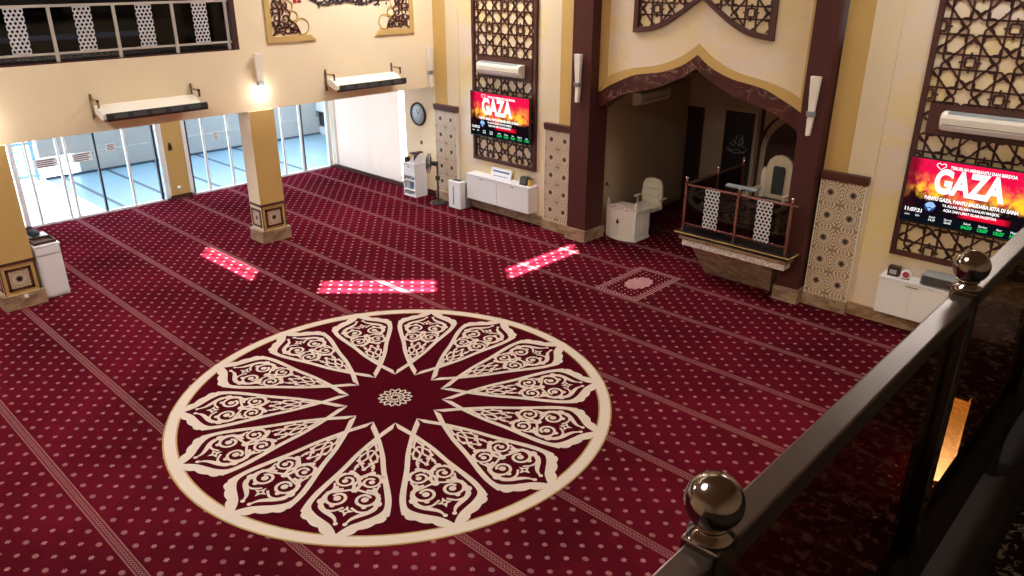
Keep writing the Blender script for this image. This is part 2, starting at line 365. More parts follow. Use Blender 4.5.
# gallery floor and dark gallery room on the left
struct('gallery_floor_left', MB().box(-18.5, -6, 3.35, XL - .37, YQ, 3.76), M['cream2'])
struct('gallery_carpet_left', MB().box(-18.5, -6, 3.76, XL - .37, YQ, 3.79), M['gal_carpet'])
g = MB(); g.box(-18.7, -6, 3.9, -18.5, YQ, ZC); g.box(-18.5, 7.45, 3.79, XL - .37, 7.6, ZC); struct('gallery_wall_left', g, M['wall_dark'])
# front (qibla) wall
w = MB(); w.box(-15.1, YQ, 0, -9.55, YQ + .3, ZC); w.box(-4.6, YQ, 0, 4.3, YQ + .3, ZC)
w.box(-18.7, YQ, 2.85, -15.1, YQ + .3, ZC); w.box(-18.7, YQ + .05, 0, -18.35, YQ + .3, 2.85)
struct('wall_front', w, M['marble_cream'])
# ogee arch over the niche
def half(P): return [(CX - dx, z) for dx, z in reversed(P)] + [(CX + dx, z) for dx, z in P[1:]]
OUT = half(spline([(0, 3.84), (.22, 3.68), (.45, 3.575), (.72, 3.49), (1.0, 3.445), (1.3, 3.385), (1.6, 3.26), (1.87, 3.13), (2.06, 3.0)], 3))
INN = half(spline([(0, 3.61), (.24, 3.45), (.47, 3.34), (.72, 3.235), (1.0, 3.15), (1.28, 3.09), (1.55, 3.0), (1.80, 2.87), (2.06, 2.69)], 3))
GOLD = half(spline([(0, 4.02), (.24, 3.84), (.48, 3.715), (.74, 3.62), (1.02, 3.56), (1.32, 3.51), (1.6, 3.43), (1.80, 3.35), (1.90, 3.29)], 3))
TOPL = [(x, ZC) for x, z in GOLD]
struct('wall_arch', MB().strip(GOLD, TOPL, YQ, YQ + .3), M['marble_cream'])
struct('trim_3', MB().strip(OUT, GOLD, YQ - .02, YQ + .3).prism([(CX - 2.1, 3.0), (CX - 1.9, 3.29), (CX - 1.9, ZC), (CX - 2.1, ZC)], YQ - .02, YQ + .3).prism([(CX + 2.1, 3.0), (CX + 1.9, 3.29), (CX + 1.9, ZC), (CX + 2.1, ZC)], YQ - .02, YQ + .3), M['gold'])
struct('trim_4', MB().strip(INN, OUT, YQ - .03, YQ + .32), M['marble_red'])
# niche room behind the arch
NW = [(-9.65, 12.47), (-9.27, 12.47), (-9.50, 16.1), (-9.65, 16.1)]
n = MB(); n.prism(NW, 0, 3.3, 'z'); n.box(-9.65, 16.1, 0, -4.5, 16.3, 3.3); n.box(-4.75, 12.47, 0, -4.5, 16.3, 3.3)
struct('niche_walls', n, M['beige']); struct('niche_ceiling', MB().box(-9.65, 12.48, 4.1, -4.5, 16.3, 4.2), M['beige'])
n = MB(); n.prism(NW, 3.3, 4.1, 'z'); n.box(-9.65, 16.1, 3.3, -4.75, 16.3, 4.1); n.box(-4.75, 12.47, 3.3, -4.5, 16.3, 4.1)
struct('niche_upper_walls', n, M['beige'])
# other walls, ceiling, drum
struct('wall_right', MB().box(4.1, -6, 0, 4.3, YQ, ZC), M['cream'])
struct('wall_back', MB().box(-18.5, -6.2, 0, 4.3, -6.0, ZC), M['cream'])
struct('gallery_beam_right', MB().box(-.27, -5.9, 2.65, .10, YQ, 3.60), M['cream'])
struct('gallery_floor_right', MB().box(.10, -5.9, 3.35, 4.1, YQ, 3.60).box(-.27, -5.9, 3.60, 4.1, YQ, 3.64), M['gal_carpet'])
A8 = 4.2; CC = (-7.14, 5.31)
def oct_pts(a): return [(CC[0] + a / cos(pi / 8) * cos(pi / 8 + k * pi / 4), CC[1] + a / cos(pi / 8) * sin(pi / 8 + k * pi / 4)) for k in range(8)]
cl = MB(); P = oct_pts(A8)
box_pts = [(4.3, -6.2), (4.3, 17), (-18.7, 17), (-18.7, -6.2)]
R_ = []
for (px_, py_) in P:
    dx, dy = px_ - CC[0], py_ - CC[1]
    t = min(((4.3 - CC[0]) / dx) if dx > 0 else ((-18.7 - CC[0]) / dx), ((12.5 - CC[1]) / dy) if dy > 0 else ((-6.2 - CC[1]) / dy))
    R_.append((CC[0] + dx * t, CC[1] + dy * t))
for k in range(8):
    a, b, c_, d = P[k], P[(k + 1) % 8], R_[(k + 1) % 8], R_[k]
    cl.prism([a, b, c_, d], ZC, ZC + .15, 'z')
for cx_, cy_, i0, i1 in ((4.3, 12.5, 0, 1), (-18.7, 12.5, 2, 3), (-18.7, -6.2, 4, 5), (4.3, -6.2, 6, 7)):
    cl.prism([R_[i0], R_[i1], (cx_, cy_)], ZC, ZC + .15, 'z')
struct('ceiling', cl, M['cream2'])
dr = MB()
for k in range(8):
    a, b = Vector(P[k]), Vector(P[(k + 1) % 8]); L = (b - a).length; d = (b - a) / L; nrm = Vector((d.y, -d.x)); th = .08
    def seg(s0, s1, z0, z1):
        p, q = a + d * s0, a + d * s1
        dr.prism([tuple(p), tuple(q), tuple(q + nrm * th), tuple(p + nrm * th)], z0, z1, 'z')
    seg(0, L, ZC + .15, 10.13); seg(0, L, 10.87, 11.4); seg(0, L / 2 - 1.0, 10.13, 10.87); seg(L / 2 + 1.0, L, 10.13, 10.87); seg(L / 2 - 1, L / 2 + 1, 10.48, 10.52)
struct('dome_drum', dr, M['cream2']); struct('dome_roof', MB().prism(oct_pts(A8 + .1), 11.4, 11.5, 'z'), M['cream2'])
# painted pilaster strips of the front wall
def strips(s, n0, xs):
    for k, (x0, x1, m) in enumerate(xs):
        struct('trim_%d' % (n0 + k), MB().box(x0, YQ - (.03 if m == 'gold' else .02), 0, x1, YQ, ZC), M[m])
strips(0, 10, [(-15.09, -13.93, 'cream'), (-13.92, -13.50, 'gold'), (-13.50, -13.10, 'cream2'), (-10.47, -10.12, 'cream2'), (-10.12, -9.64, 'gold'), (-4.64, -4.26, 'gold'), (-4.26, -3.86, 'cream2')])
# marble skirting
b = MB(); b.box(-13.9, YQ - .05, 0, -9.6, YQ, .2); struct('baseboard_front_left', b, M['marble_base'])
struct('baseboard_front_right', MB().box(-4.6, YQ - .05, 0, 4.1, YQ, .2), M['marble_base'])
struct('baseboard_blind', MB().box(-18.3, YQ - .06, 0, -15.15, YQ - .0, .09), M['brown'])
struct('baseboard_corner', MB().box(-15.1, YQ - .03, 0, -13.95, YQ, .12), M['brown'])
# window behind the roller blind
struct('window_1', MB().box(-18.3, YQ + .22, .1, -15.1, YQ + .26, .16).box(-16.75, YQ + .22, .1, -16.68, YQ + .26, 2.85).box(-15.6, YQ + .22, 2.42, -15.1, YQ + .26, 2.46), M['frame_white'])
struct('window_1_post', MB().box(-18.35, YQ - .02, 0, -18.2, YQ + .2, 2.85), M['offwhite'])
bl = thing('roller_blind', (-16.8, YQ + .03, 0), 'large pale pinkish roller blind covering the window beside the glass doors', 'blind')
fb = MB(); ys = [(-18.2 + i * .07) for i in range(41)]
for i in range(40):
    x0, x1 = ys[i], ys[i + 1]; f0, f1 = YQ + .035 + .004 * sin(i * .9), YQ + .035 + .004 * sin((i + 1) * .9)
    fb.add([(x0, f0, .1), (x1, f1, .1), (x1, f1, 2.5), (x0, f0, 2.5), (x0, f0 + .006, .1), (x1, f1 + .006, .1), (x1, f1 + .006, 2.5), (x0, f0 + .006, 2.5)], [(0, 1, 2, 3), (5, 4, 7, 6), (4, 5, 1, 0), (3, 2, 6, 7)])
fb.build('fabric', M['blind'], bl); MB().cyl((-18.2, YQ + .04, 2.53), (-15.4, YQ + .04, 2.53), .03).build('roller', M['offwhite'], bl)
MB().box(-18.2, YQ + .025, .08, -15.4, YQ + .05, .1).build('bottom_bar', M['offwhite'], bl)

# ------------------------------------------------------------------ glass wall on the left
XG = -18.4
w = MB(); w.box(XG - .25, 7.47, 0, XG + .02, 7.95, 3.35); w.box(XG - .25, -6, 0, XG, 4.2, 3.35); w.box(XG - .25, 4.2, 2.6, XG, YQ, 3.35)
struct('wall_glazed_piers', w, M['gold'])
struct('baseboard_left', MB().box(XG + .02, 7.45, 0, XG + .05, 7.97, .09), M['brown'])
def door(nm, y0, y1, mull, blacks):
    d = MB(); f = .035
    d.box(XG - .06, y0, 0, XG + .03, y0 + .09, 2.6).box(XG - .06, y1 - .12, 0, XG + .03, y1, 2.6).box(XG - .06, y0, 2.5, XG + .03, y1, 2.6).box(XG - .06, y0, 0, XG + .03, y1, .045)
    for y in mull: d.box(XG - .04, y - .025, .04, XG + .02, y + .025, 2.5)
    r = struct(nm, d, M['frame_white'])
    MB().box(XG - .015, y0 + .09, .045, XG - .005, y1 - .12, 2.5).build('glass_pane', M['glass'], r)
    bk = MB()
    for y, t in blacks: bk.box(XG - .05, y - t, .04, XG + .025, y + t, 2.5)
    bk.build('black_edge', M['frame_black'], r)
    return r
door('door_1', 4.3, 7.47, [4.62, 5.22, 5.38, 6.62], [(5.98, .02), (7.27, .022)])
door('door_2', 7.95, 10.35, [8.47, 9.12, 9.75], [(8.06, .022)])
door('door_3', 10.35, 12.12, [10.63, 11.18], [(11.24, .008)])
# mid rail of the far doors
# ------------------------------------------------------------------ outside terrace
struct('terrace_floor', MB().mat(0).box(-22.65, 6.0, -.12, XG - .26, 14.5, -.005).mat(1).box(-22.65, -3, -.12, XG - .26, 6.0, -.005), [M['terrace'], M['terrace_glare']])  # second material paints the glaring sunlit part of the floor white
for y in (6.42, 7.55, 8.85, 10.12, 11.35): struct('terrace_line', MB().box(-22.6, y - .045, -.005, XG - .3, y + .045, .002), M['terrace_line'])
p = MB(); p.box(-22.95, 6.9, -.12, -22.65, 14.5, .55); p.box(-23.05, 6.0, .55, -22.75, 14.5, 1.9); struct('terrace_wall', p, M['ext_wall'])
struct('terrace_wall_skirting', MB().box(-22.66, 6.0, 0, -22.6, 14.5, .05), M['terrace_line'])
rl = thing('metal_fence', (-22.7, 3, 0), 'pale blue metal fence in glaring light beyond the left glass doors', 'fence')
m_ = MB(); m_.box(-22.74, -1, .95, -22.68, 5.9, 1.02).box(-22.74, -1, .1, -22.68, 5.9, .16)
for i in range(35): m_.box(-22.72, -1 + i * .195, .1, -22.70, -.97 + i * .195, 1.0)
m_.build('pickets', M['blue_rail'], rl)
for y in (0, 2, 4, 5.8): MB().box(-22.75, y, 0, -22.67, y + .08, 1.1).build('post', M['blue_rail'], rl)
nb = thing('white_building', (-21, 14.6, 0), 'white building wing with dark window openings seen through the far glass doors', 'building')
bw = MB(); bw.box(-26, 14.5, -.1, -19.6, 14.9, .22).box(-26, 14.5, .75, -19.6, 14.9, 1.35).box(-26, 14.5, 1.9, -19.6, 14.9, 2.6)
for x in (-26, -24.6, -23.2, -21.8, -20.4, -19.92): bw.box(x, 14.5, .2, x + .32, 14.9, 2.0)
bw.build('wall', M['ext_white'], nb)
for x in (-24.3, -22.9, -21.5, -20.1):
    for z in (.22, 1.35):
        MB().box(x + .02, 14.68, z, x + .70 + .38, 14.72, z + .53 + (.02 if z > 1 else 0)).build('window', M['frame_black'], nb)
def notice(y, z, w_, h_, lab, x=XG + .004):
    t = thing('paper_notice', (x, y, z), lab, 'notice', None)
    MB().box(x, y - w_ / 2, z - h_ / 2, x + .004, y + w_ / 2, z + h_ / 2).build('paper', M['white'], t)
    l = MB(); 
    for k in range(4): l.box(x + .0045, y - w_ * .4, z + h_ * (.34 - k * .21), x + .006, y + w_ * (.4 - .1 * (k % 2)), z + h_ * (.34 - k * .21) - h_ * .09)
    l.build('printed_lines', M['darkgrey'], t, label='grey lines of print')
notice(4.95, 1.33, .46, .20, 'wide printed notice stuck on the leftmost glass pane')
notice(5.68, 1.34, .42, .20, 'wide printed notice on the glass between the white posts and the black door edge')
notice(9.55, 1.35, .20, .26, 'small notice on the glass just left of the pillar with the lit lamp')
notice(8.80, 1.36, .12, .20, 'small blank white sheet on the glass right of the gold pier')
notice(6.30, 1.46, .20, .16, 'small blank white sheet on the glass left of the gold pier')

# ================================================================== CARPET PIECES
mb = MB(); zc = .004
CM = (-7.12, 5.32); N_ = 96
mb.mat(0).prism([(CM[0] + 2.80 * cos(2 * pi * i / N_), CM[1] + 2.79 * sin(2 * pi * i / N_)) for i in range(N_)], .0, zc, 'z')
def ring(r0, r1, z):
    vs = []; 
    for i in range(N_): t = 2 * pi * i / N_; vs += [(CM[0] + r0 * cos(t), CM[1] + r0 * sin(t), z), (CM[0] + r1 * cos(t), CM[1] + r1 * sin(t), z)]
    mb.add(vs, [(2 * i, 2 * i + 1, (2 * i + 3) % (2 * N_), (2 * i + 2) % (2 * N_)) for i in range(N_)])
mb.mat(2); ring(2.655, 2.82, zc + .001); mb.mat(1); ring(2.675, 2.80, zc + .002)
outer = spline([(.60, -.138), (.87, 0), (1.27, .165), (1.6, .265), (2.0, .41), (2.2, .455), (2.35, .46), (2.46, .385), (2.53, .28), (2.62, .165), (2.71, .075), (2.80, .0)], 5)
inner = spline([(.74, -.138), (1.01, 0), (1.27, .105), (1.6, .203), (2.0, .338), (2.18, .383), (2.28, .372), (2.37, .295), (2.44, .20), (2.51, .105), (2.58, .045), (2.65, .0)], 5)
def wav(P):   # small scallops on the shoulder
    return [(x + (.012 * sin(x * 60) if 2.3 < x < 2.66 else 0), y + (.014 * cos(x * 60) if 2.3 < x < 2.66 else 0)) for x, y in P]
outer = wav(outer)
def spiral(cx, cy, r, a0, turns, sgn=1, n=26, rend=.25):
    return [(cx + r * (1 - (1 - rend) * i / n) * cos(a0 + sgn * turns * 2 * pi * i / n), cy + r * (1 - (1 - rend) * i / n) * sin(a0 + sgn * turns * 2 * pi * i / n)) for i in range(n + 1)]
def blob(cx, cy, r, n=10): return [(cx + r * cos(2 * pi * i / n), cy + r * sin(2 * pi * i / n)) for i in range(n)]
half_strokes = [
    (spline([(1.06, 0), (1.14, .035), (1.2, .055), (1.28, .03), (1.36, .015), (1.44, .06), (1.52, .10), (1.60, .10)], 4), .028),
    (spline([(1.20, .0), (1.28, .07), (1.37, .105), (1.45, .08), (1.52, .03), (1.58, .0)], 4), .026),
    (spiral(1.79, .135, .130, -2.6, 1.2, -1, 28, .36), .031),
    (spline([(1.62, .12), (1.74, .0), (1.86, .03), (1.98, .0)], 5), .040),
    (spiral(2.09, .150, .150, 3.3, 1.2, -1, 28, .36), .035),
    (spline([(1.93, .0), (1.97, .12), (2.02, .27), (2.10, .305), (2.20, .29)], 5), .030),
    (spline([(1.84, .25), (1.95, .235), (2.02, .29)], 4), .026),
    (spline([(2.24, .04), (2.30, .13), (2.29, .22), (2.22, .275), (2.16, .30)], 5), .028),
    (spline([(2.15, .285), (2.23, .295), (2.30, .235), (2.36, .15), (2.42, .085), (2.50, .050)], 5), lambda t: .024 + .034 * sin(pi * min(1, t * 1.1))),
    (spline([(1.66, .175), (1.72, .27), (1.80, .255)], 4), .024),
]
half_blobs = [(1.84, .05, .03), (1.32, .10, .022), (1.47, .04, .022), (1.70, .24, .022), (2.22, .17, .03), (1.19, .06, .026), (1.42, .10, .028), (1.80, .15, .034), (2.10, .15, .042), (2.16, .30, .05), (2.50, .050, .026), (1.64, .12, .035), (2.02, .27, .03), (1.53, .09, .024), (1.70, .05, .03), (1.92, .21, .028)]
mid_blobs = [(2.735, 0, .075), (1.06, 0, .035), (1.58, 0, .028), (1.74, 0, .042), (1.95, 0, .045)]
def petal(ang, dz=0):
    ca, sa = cos(ang), sin(ang); T = lambda p, s: (CM[0] + p[0] * ca - p[1] * s * sa, CM[1] + p[0] * sa + p[1] * s * ca)
    for s in (1, -1):
        vs = []; dz += .00025
        for a, b in zip(outer, inner): vs += [(*T(a, s), zc + .0045 + dz), (*T(b, s), zc + .0045 + dz)]
        mb.add(vs, [(2 * i, 2 * i + 1, 2 * i + 3, 2 * i + 2) for i in range(len(outer) - 1)])
        for pts, w_ in half_strokes: mb.ribbon([T(p, s) for p in pts], w_, zc + .0025)
        for ib, (bx, by, br) in enumerate(half_blobs): P_ = [T(p, s) for p in blob(bx, by, br)]; mb.add([(*p, zc + .0046 + ib * 5e-5) for p in P_], [tuple(range(len(P_)))])
    for ib, (bx, by, br) in enumerate(mid_blobs): P_ = [T(p, 1) for p in blob(bx, by, br)]; mb.add([(*p, zc + .0066 + ib * 1e-4) for p in P_], [tuple(range(len(P_)))])
    st = [(2.30 + (.085 if i % 2 == 0 else .035) * cos(pi * i / 4), (.085 if i % 2 == 0 else .035) * sin(pi * i / 4)) for i in range(8)]
    P_ = [T(p, 1) for p in st]; mb.add([(*p, zc + .0068) for p in P_], [tuple(range(8))])
    mb.mat(0); P_ = [T(p, 1) for p in blob(2.30, 0, .018)]; mb.add([(*p, zc + .0075) for p in P_], [tuple(range(10))]); mb.mat(1)
for k in range(14): petal(2 * pi * k / 14, .0005 * (k % 2))
# little rosette
for r_, a_ in ((.235, 0),):
    for k in range(14):
        t = 2 * pi * k / 14
        mb.ribbon([(CM[0] + (.19 + .03 * cos(u * pi)) * cos(t + u * .224), CM[1] + (.19 + .03 * cos(u * pi)) * sin(t + u * .224)) for u in [i / 6 * 2 - 1 for i in range(7)]], .018, zc + .003)
        mb.ribbon([(CM[0] + q * cos(t + .25 * sin(q * 30)), CM[1] + q * sin(t + .25 * sin(q * 30))) for q in [.04 + .15 * i / 8 for i in range(9)]], .014, zc + .003)
for rr in (.05, .12): mb.ribbon([(CM[0] + rr * cos(i * pi / 12), CM[1] + rr * sin(i * pi / 12)) for i in range(25)], .016, zc + .0032)
md = mb.build('carpet_medallion', [M['dark_red'], M['ivory'], M['gold_weave']])
tag(md, 'huge round medallion of fourteen ivory arabesque petals woven in the red carpet', 'carpet')
# imam's prayer place
mb = MB(); X0, X1, Y0, Y1 = -7.52, -6.66, 10.12, 11.52
mb.mat(0).box(X0, Y0, 0, X1, Y1, .003); mb.mat(1)
for d_, w_ in ((.0, .016), (.085, .014)):
    for a, b in (((X0 + d_, Y0 + d_), (X1 - d_, Y0 + d_)), ((X1 - d_, Y0 + d_), (X1 - d_, Y1 - d_)), ((X1 - d_, Y1 - d_), (X0 + d_, Y1 - d_)), ((X0 + d_, Y1 - d_), (X0 + d_, Y0 + d_))): mb.ribbon([a, b], w_, .0045)
for i in range(13): 
    for yy in (Y0 + .042, Y1 - .042): P_ = blob(X0 + .05 + i * .063, yy, .02, 6); mb.add([(*p, .0045) for p in P_], [tuple(range(6))])
for i in range(22):
    for xx in (X0 + .042, X1 - .042): P_ = blob(xx, Y0 + .05 + i * .062, .02, 6); mb.add([(*p, .0045) for p in P_], [tuple(range(6))])
for i in range(7):
    for j in range(13):
        x, y = X0 + .13 + i * .1, Y0 + .14 + j * .095 + (.047 if i % 2 else 0)
        if hypot((x - (X0 + X1) / 2) / .24, (y - (Y0 + Y1) / 2) / .36) > 1.1 and y < Y1 - .12: P_ = blob(x, y, .016, 6); mb.add([(*p, .0045) for p in P_], [tuple(range(6))])
cxm, cym = (X0 + X1) / 2, (Y0 + Y1) / 2
for s_ in (1, .8, .6, .4, .2):
    mb.ribbon([(cxm + s_ * (.19 + .02 * cos(12 * t)) * cos(t), cym + s_ * (.29 + .03 * cos(12 * t)) * sin(t)) for t in [2 * pi * i / 72 for i in range(73)]], .03, .0046)
for k in range(16):
    t = 2 * pi * k / 16; mb.ribbon([(cxm + q * .2 * cos(t + .5 * sin(q * 7)), cym + q * .3 * sin(t + .5 * sin(q * 7))) for q in [i / 8 for i in range(9)]], .02, .005)
pm = mb.build('prayer_mat', [M['carpet_plain'], M['pink_weave']]); tag(pm, 'small framed prayer mat with an oval rosette on the red carpet before the niche', 'prayer mat')

# ================================================================== PILLARS AND COLUMNS
def pillar(y0, y1, lab, socket=False):
    t = thing('pillar', (XL - .15, (y0 + y1) / 2, 0), lab, 'pillar', 'square pillars under the left gallery')
    xa, xb = -14.30, -13.86
    MB().mat(0).box(xa, y0 + .02, .25, xb - .004, y1 - .02, 2.65).mat(1).box(xb - .004, y0 + .02, .25, xb, y1 - .02, 2.65).build('shaft', [M['cream2'], M['gold']], t)
    MB().box(xa - .03, y0 - .04, 0, xb + .04, y1 + .04, .25).build('marble_base', M['marble_base'], t, .008)
    MB().box(xa - .012, y0 + .005, .755, xb + .014, y1 - .005, .80).build('collar', M['cap'], t)
    p_ = MB(); yc = (y0 + y1) / 2; hw = (y1 - y0) / 2 - .05
    def fr(u0, u1, z0, z1, w_, f):
        for a in ((u0, z0, u1, z0 + w_), (u0, z1 - w_, u1, z1), (u0, z0, u0 + w_, z1), (u1 - w_, z0, u1, z1)): f(*a)
    fr(yc - .19, yc + .19, .31, .69, .045, lambda a, z0, b, z1: p_.box(xb, a, z0, xb + .012, b, z1))
    xc = (xa + xb) / 2; fr(xc - .18, xc + .18, .31, .69, .045, lambda a, z0, b, z1: p_.box(a, y0 + .008, z0, b, y0 + .02, z1))
    for a in (y0 + .02, y1 - .035): p_.box(xb, a, .25, xb + .010, a + .015, .755)
    p_.build('tile_frame', M['cap'], t)
    MB().box(0, -.145, -.145, .006, .145, .145).build('tile', M['tile'], t, loc=(xb - t.location.x, 0, .5))
    MB().box(-.135, -.006, -.145, .135, 0, .145).build('tile', M['tile'], t, loc=(xc - t.location.x, y0 + .02 - t.location.y, .5))
    if socket: MB().box(xb + .04, yc - .01, .17, xb + .05, yc + .05, .23).build('socket', M['white'], t, label='small white wall socket')
pillar(7.33, 7.90, 'gold square pillar with the bright lamp over it, standing nearer the qibla wall')
pillar(2.68, 3.24, 'gold square pillar at the left edge beside a white cabinet', True)
def column(x0, x1, lab):
    t = thing('column', ((x0 + x1) / 2, 12.2, 0), lab, 'column', 'maroon columns flanking the niche')
    MB().box(x0, 11.88, .25, x1, 12.46, ZC).build('shaft', M['maroon'], t, .006)
    MB().box(x0 - .03, 11.84, 0, x1 + .03, 12.5, .25).build('marble_base', M['marble_base'], t, .006)
column(-9.64, -9.17, 'maroon column left of the niche, next to the white lectern desk')
column(-5.04, -4.66, 'maroon column right of the niche, next to the raised pulpit')
# tall tiled dado panels
def tile_panel(x0, x1, lab):
    xc = (x0 + x1) / 2; t = thing('tile_panel', (xc, YQ - .06, .2), lab, 'tile panel', 'tall star tile panels on the front wall')
    w_ = (x1 - x0) / 2
    MB().box(-w_, -.05, -1.0, w_, .03, .93).build('tile_field', M['tile_tall'], t, loc=(0, 0, 1.0))
    MB().box(x0 - .015, YQ - .115, .2, x0, YQ - .03, 2.13).box(x1, YQ - .115, .2, x1 + .015, YQ - .03, 2.13).build('border', M['offwhite'], t)
    MB().prism([(YQ - .125, 2.14), (YQ - .145, 2.27), (YQ - .03, 2.27), (YQ - .03, 2.14)], x0 - .025, x1 + .025, 'x').build('cap', M['cap'], t)
    MB().box(x0 - .02, YQ - .15, 0, x1 + .02, YQ - .05, .2).build('marble_base', M['marble_base'], t)
    return t
tile_panel(-13.86, -13.14, 'star tile panel in the corner behind the black fan')
tile_panel(-10.42, -9.72, 'star tile panel between the left screen bay and the left maroon column')
tile_panel(-4.60, -3.92, 'star tile panel between the right maroon column and the right screen')

# ================================================================== LATTICE PANELS
LA, LB = .445, .455
def lattice_segments(x0, x1, z0, z1, sx, sz):
    segs = []; rho = .3182; d = rho * cos(radians(67.5)); hl = rho * sin(radians(67.5))
    i0, i1 = int((x0 - sx) / LA) - 2, int((x1 - sx) / LA) + 2; j0, j1 = int((z0 - sz) / LB) - 2, int((z1 - sz) / LB) + 2
    for i in range(i0, i1 + 1):
        for j in range(j0, j1 + 1):
            cx_, cz_ = sx + i * LA, sz + j * LB
            if (i + j) % 2 == 0:
                dd = .098; half_ = {0: LA / 2 + .2, 1: .3182, 2: LB / 2 + .2, 3: .3182}
                for k in range(8):
                    a = k * pi / 4; tx, tz = cos(a), sin(a); nx, nz = -tz, tx
                    far = .445 if k % 2 == 0 else .3182
                    for s in (1, -1):
                        segs.append(((cx_ + tx * .0406 + nx * dd * s, cz_ + tz * .0406 + nz * dd * s), (cx_ + tx * far + nx * dd * s, cz_ + tz * far + nz * dd * s)))
                        P = lambda r, o: (cx_ + tx * r + nx * o * s, cz_ + tz * r + nz * o * s)
                        segs.append((P(.165, 0), P(.215, .06)))
                        
            else:
                h = .062; q = [(cx_ - h, cz_ - h), (cx_ + h, cz_ - h), (cx_ + h, cz_ + h), (cx_ - h, cz_ + h)]
                for k in range(4): segs.append((q[k], q[(k + 1) % 4]))
                for dx, dz in ((1, 0), (-1, 0), (0, 1), (0, -1)): segs.append(((cx_ + dx * h, cz_ + dz * h), (cx_ + dx * .137, cz_ + dz * .137)))
    return segs
def lattice_mesh(inside, x0, x1, z0, z1, sx, sz, w_=.027, y0=YQ - .022, y1=YQ - .002):
    m = MB(); seen = set()
    for a, b in lattice_segments(x0, x1, z0, z1, sx, sz):
        key = tuple(sorted(((round(a[0], 3), round(a[1], 3)), (round(b[0], 3), round(b[1], 3)))))
        if key in seen: continue
        seen.add(key); N = 14; run = None
        for k in range(N + 1):
            p = (a[0] + (b[0] - a[0]) * k / N, a[1] + (b[1] - a[1]) * k / N); ins = inside(*p)
            if ins and run is None: run = p
            if ins: last = p
            if (not ins or k == N) and run is not None:
                if hypot(last[0] - run[0], last[1] - run[1]) > .012: m.bar(run, last, w_, y0, y1)
                run = None
    return m
def screen_panel(x0, x1, lab, sx):
    t = thing('lattice_panel', ((x0 + x1) / 2, YQ - .03, 1.18), lab, 'lattice panel', 'tall brown lattice panels behind the screens')
    z0, z1 = 1.17, 6.6; f = .07
    MB().box(x0, YQ - .07, z0, x0 + f, YQ, z1).box(x1 - f, YQ - .07, z0, x1, YQ, z1).box(x0 + f, YQ - .07, z0, x1 - f, YQ, z0 + f).box(x0 + f, YQ - .07, z1 - f, x1 - f, YQ, z1).build('frame', M['bronze_brown'], t)
    lattice_mesh(lambda x, z: x0 + f < x < x1 - f and z0 + f < z < z1 - f, x0, x1, z0, 5.4, sx, 4.03).build('lattice', M['bronze_brown'], t)
    xc = (x0 + x1) / 2; MB().box(xc - .80, YQ - .040, 3.02, xc + .80, YQ - .024, 3.46).build('backing_board', M['bronze_brown'], t, label='solid brown board behind the air conditioner')
screen_panel(-12.62, -10.74, 'tall brown star lattice behind the left screen', -11.675)
screen_panel(-3.42, -1.54, 'tall brown star lattice behind the right screen', -2.46)
t = thing('arched_lattice_panel', (CX, YQ - .03, 4.15), 'brown star lattice with a curved lower edge above the niche arch', 'lattice panel')
LOW = half(spline([(0, 4.74), (.17, 4.62), (.40, 4.46), (.65, 4.31), (.92, 4.20), (1.15, 4.16), (1.34, 4.14)], 4))
import bisect
def lowz(x):
    for (a, za), (b, zb) in zip(LOW, LOW[1:]):
        if a <= x <= b: return za + (zb - za) * (x - a) / (b - a)
    return 99
fr_ = MB().strip(LOW, [(x, z + .085) for x, z in LOW], YQ - .07, YQ); fr_.box(CX - 1.339, YQ - .069, 4.22, CX - 1.25, YQ, 6.6).box(CX + 1.25, YQ - .069, 4.22, CX + 1.339, YQ, 6.6).box(CX - 1.25, YQ - .07, 6.5, CX + 1.25, YQ, 6.6)
fr_.build('frame', M['bronze_brown'], t)
lattice_mesh(lambda x, z: abs(x - CX) < 1.25 and lowz(x) + .085 < z < 5.4, CX - 1.3, CX + 1.3, 4.1, 5.3, CX, 4.55 + .455 * 1).build('lattice', M['bronze_brown'], t)

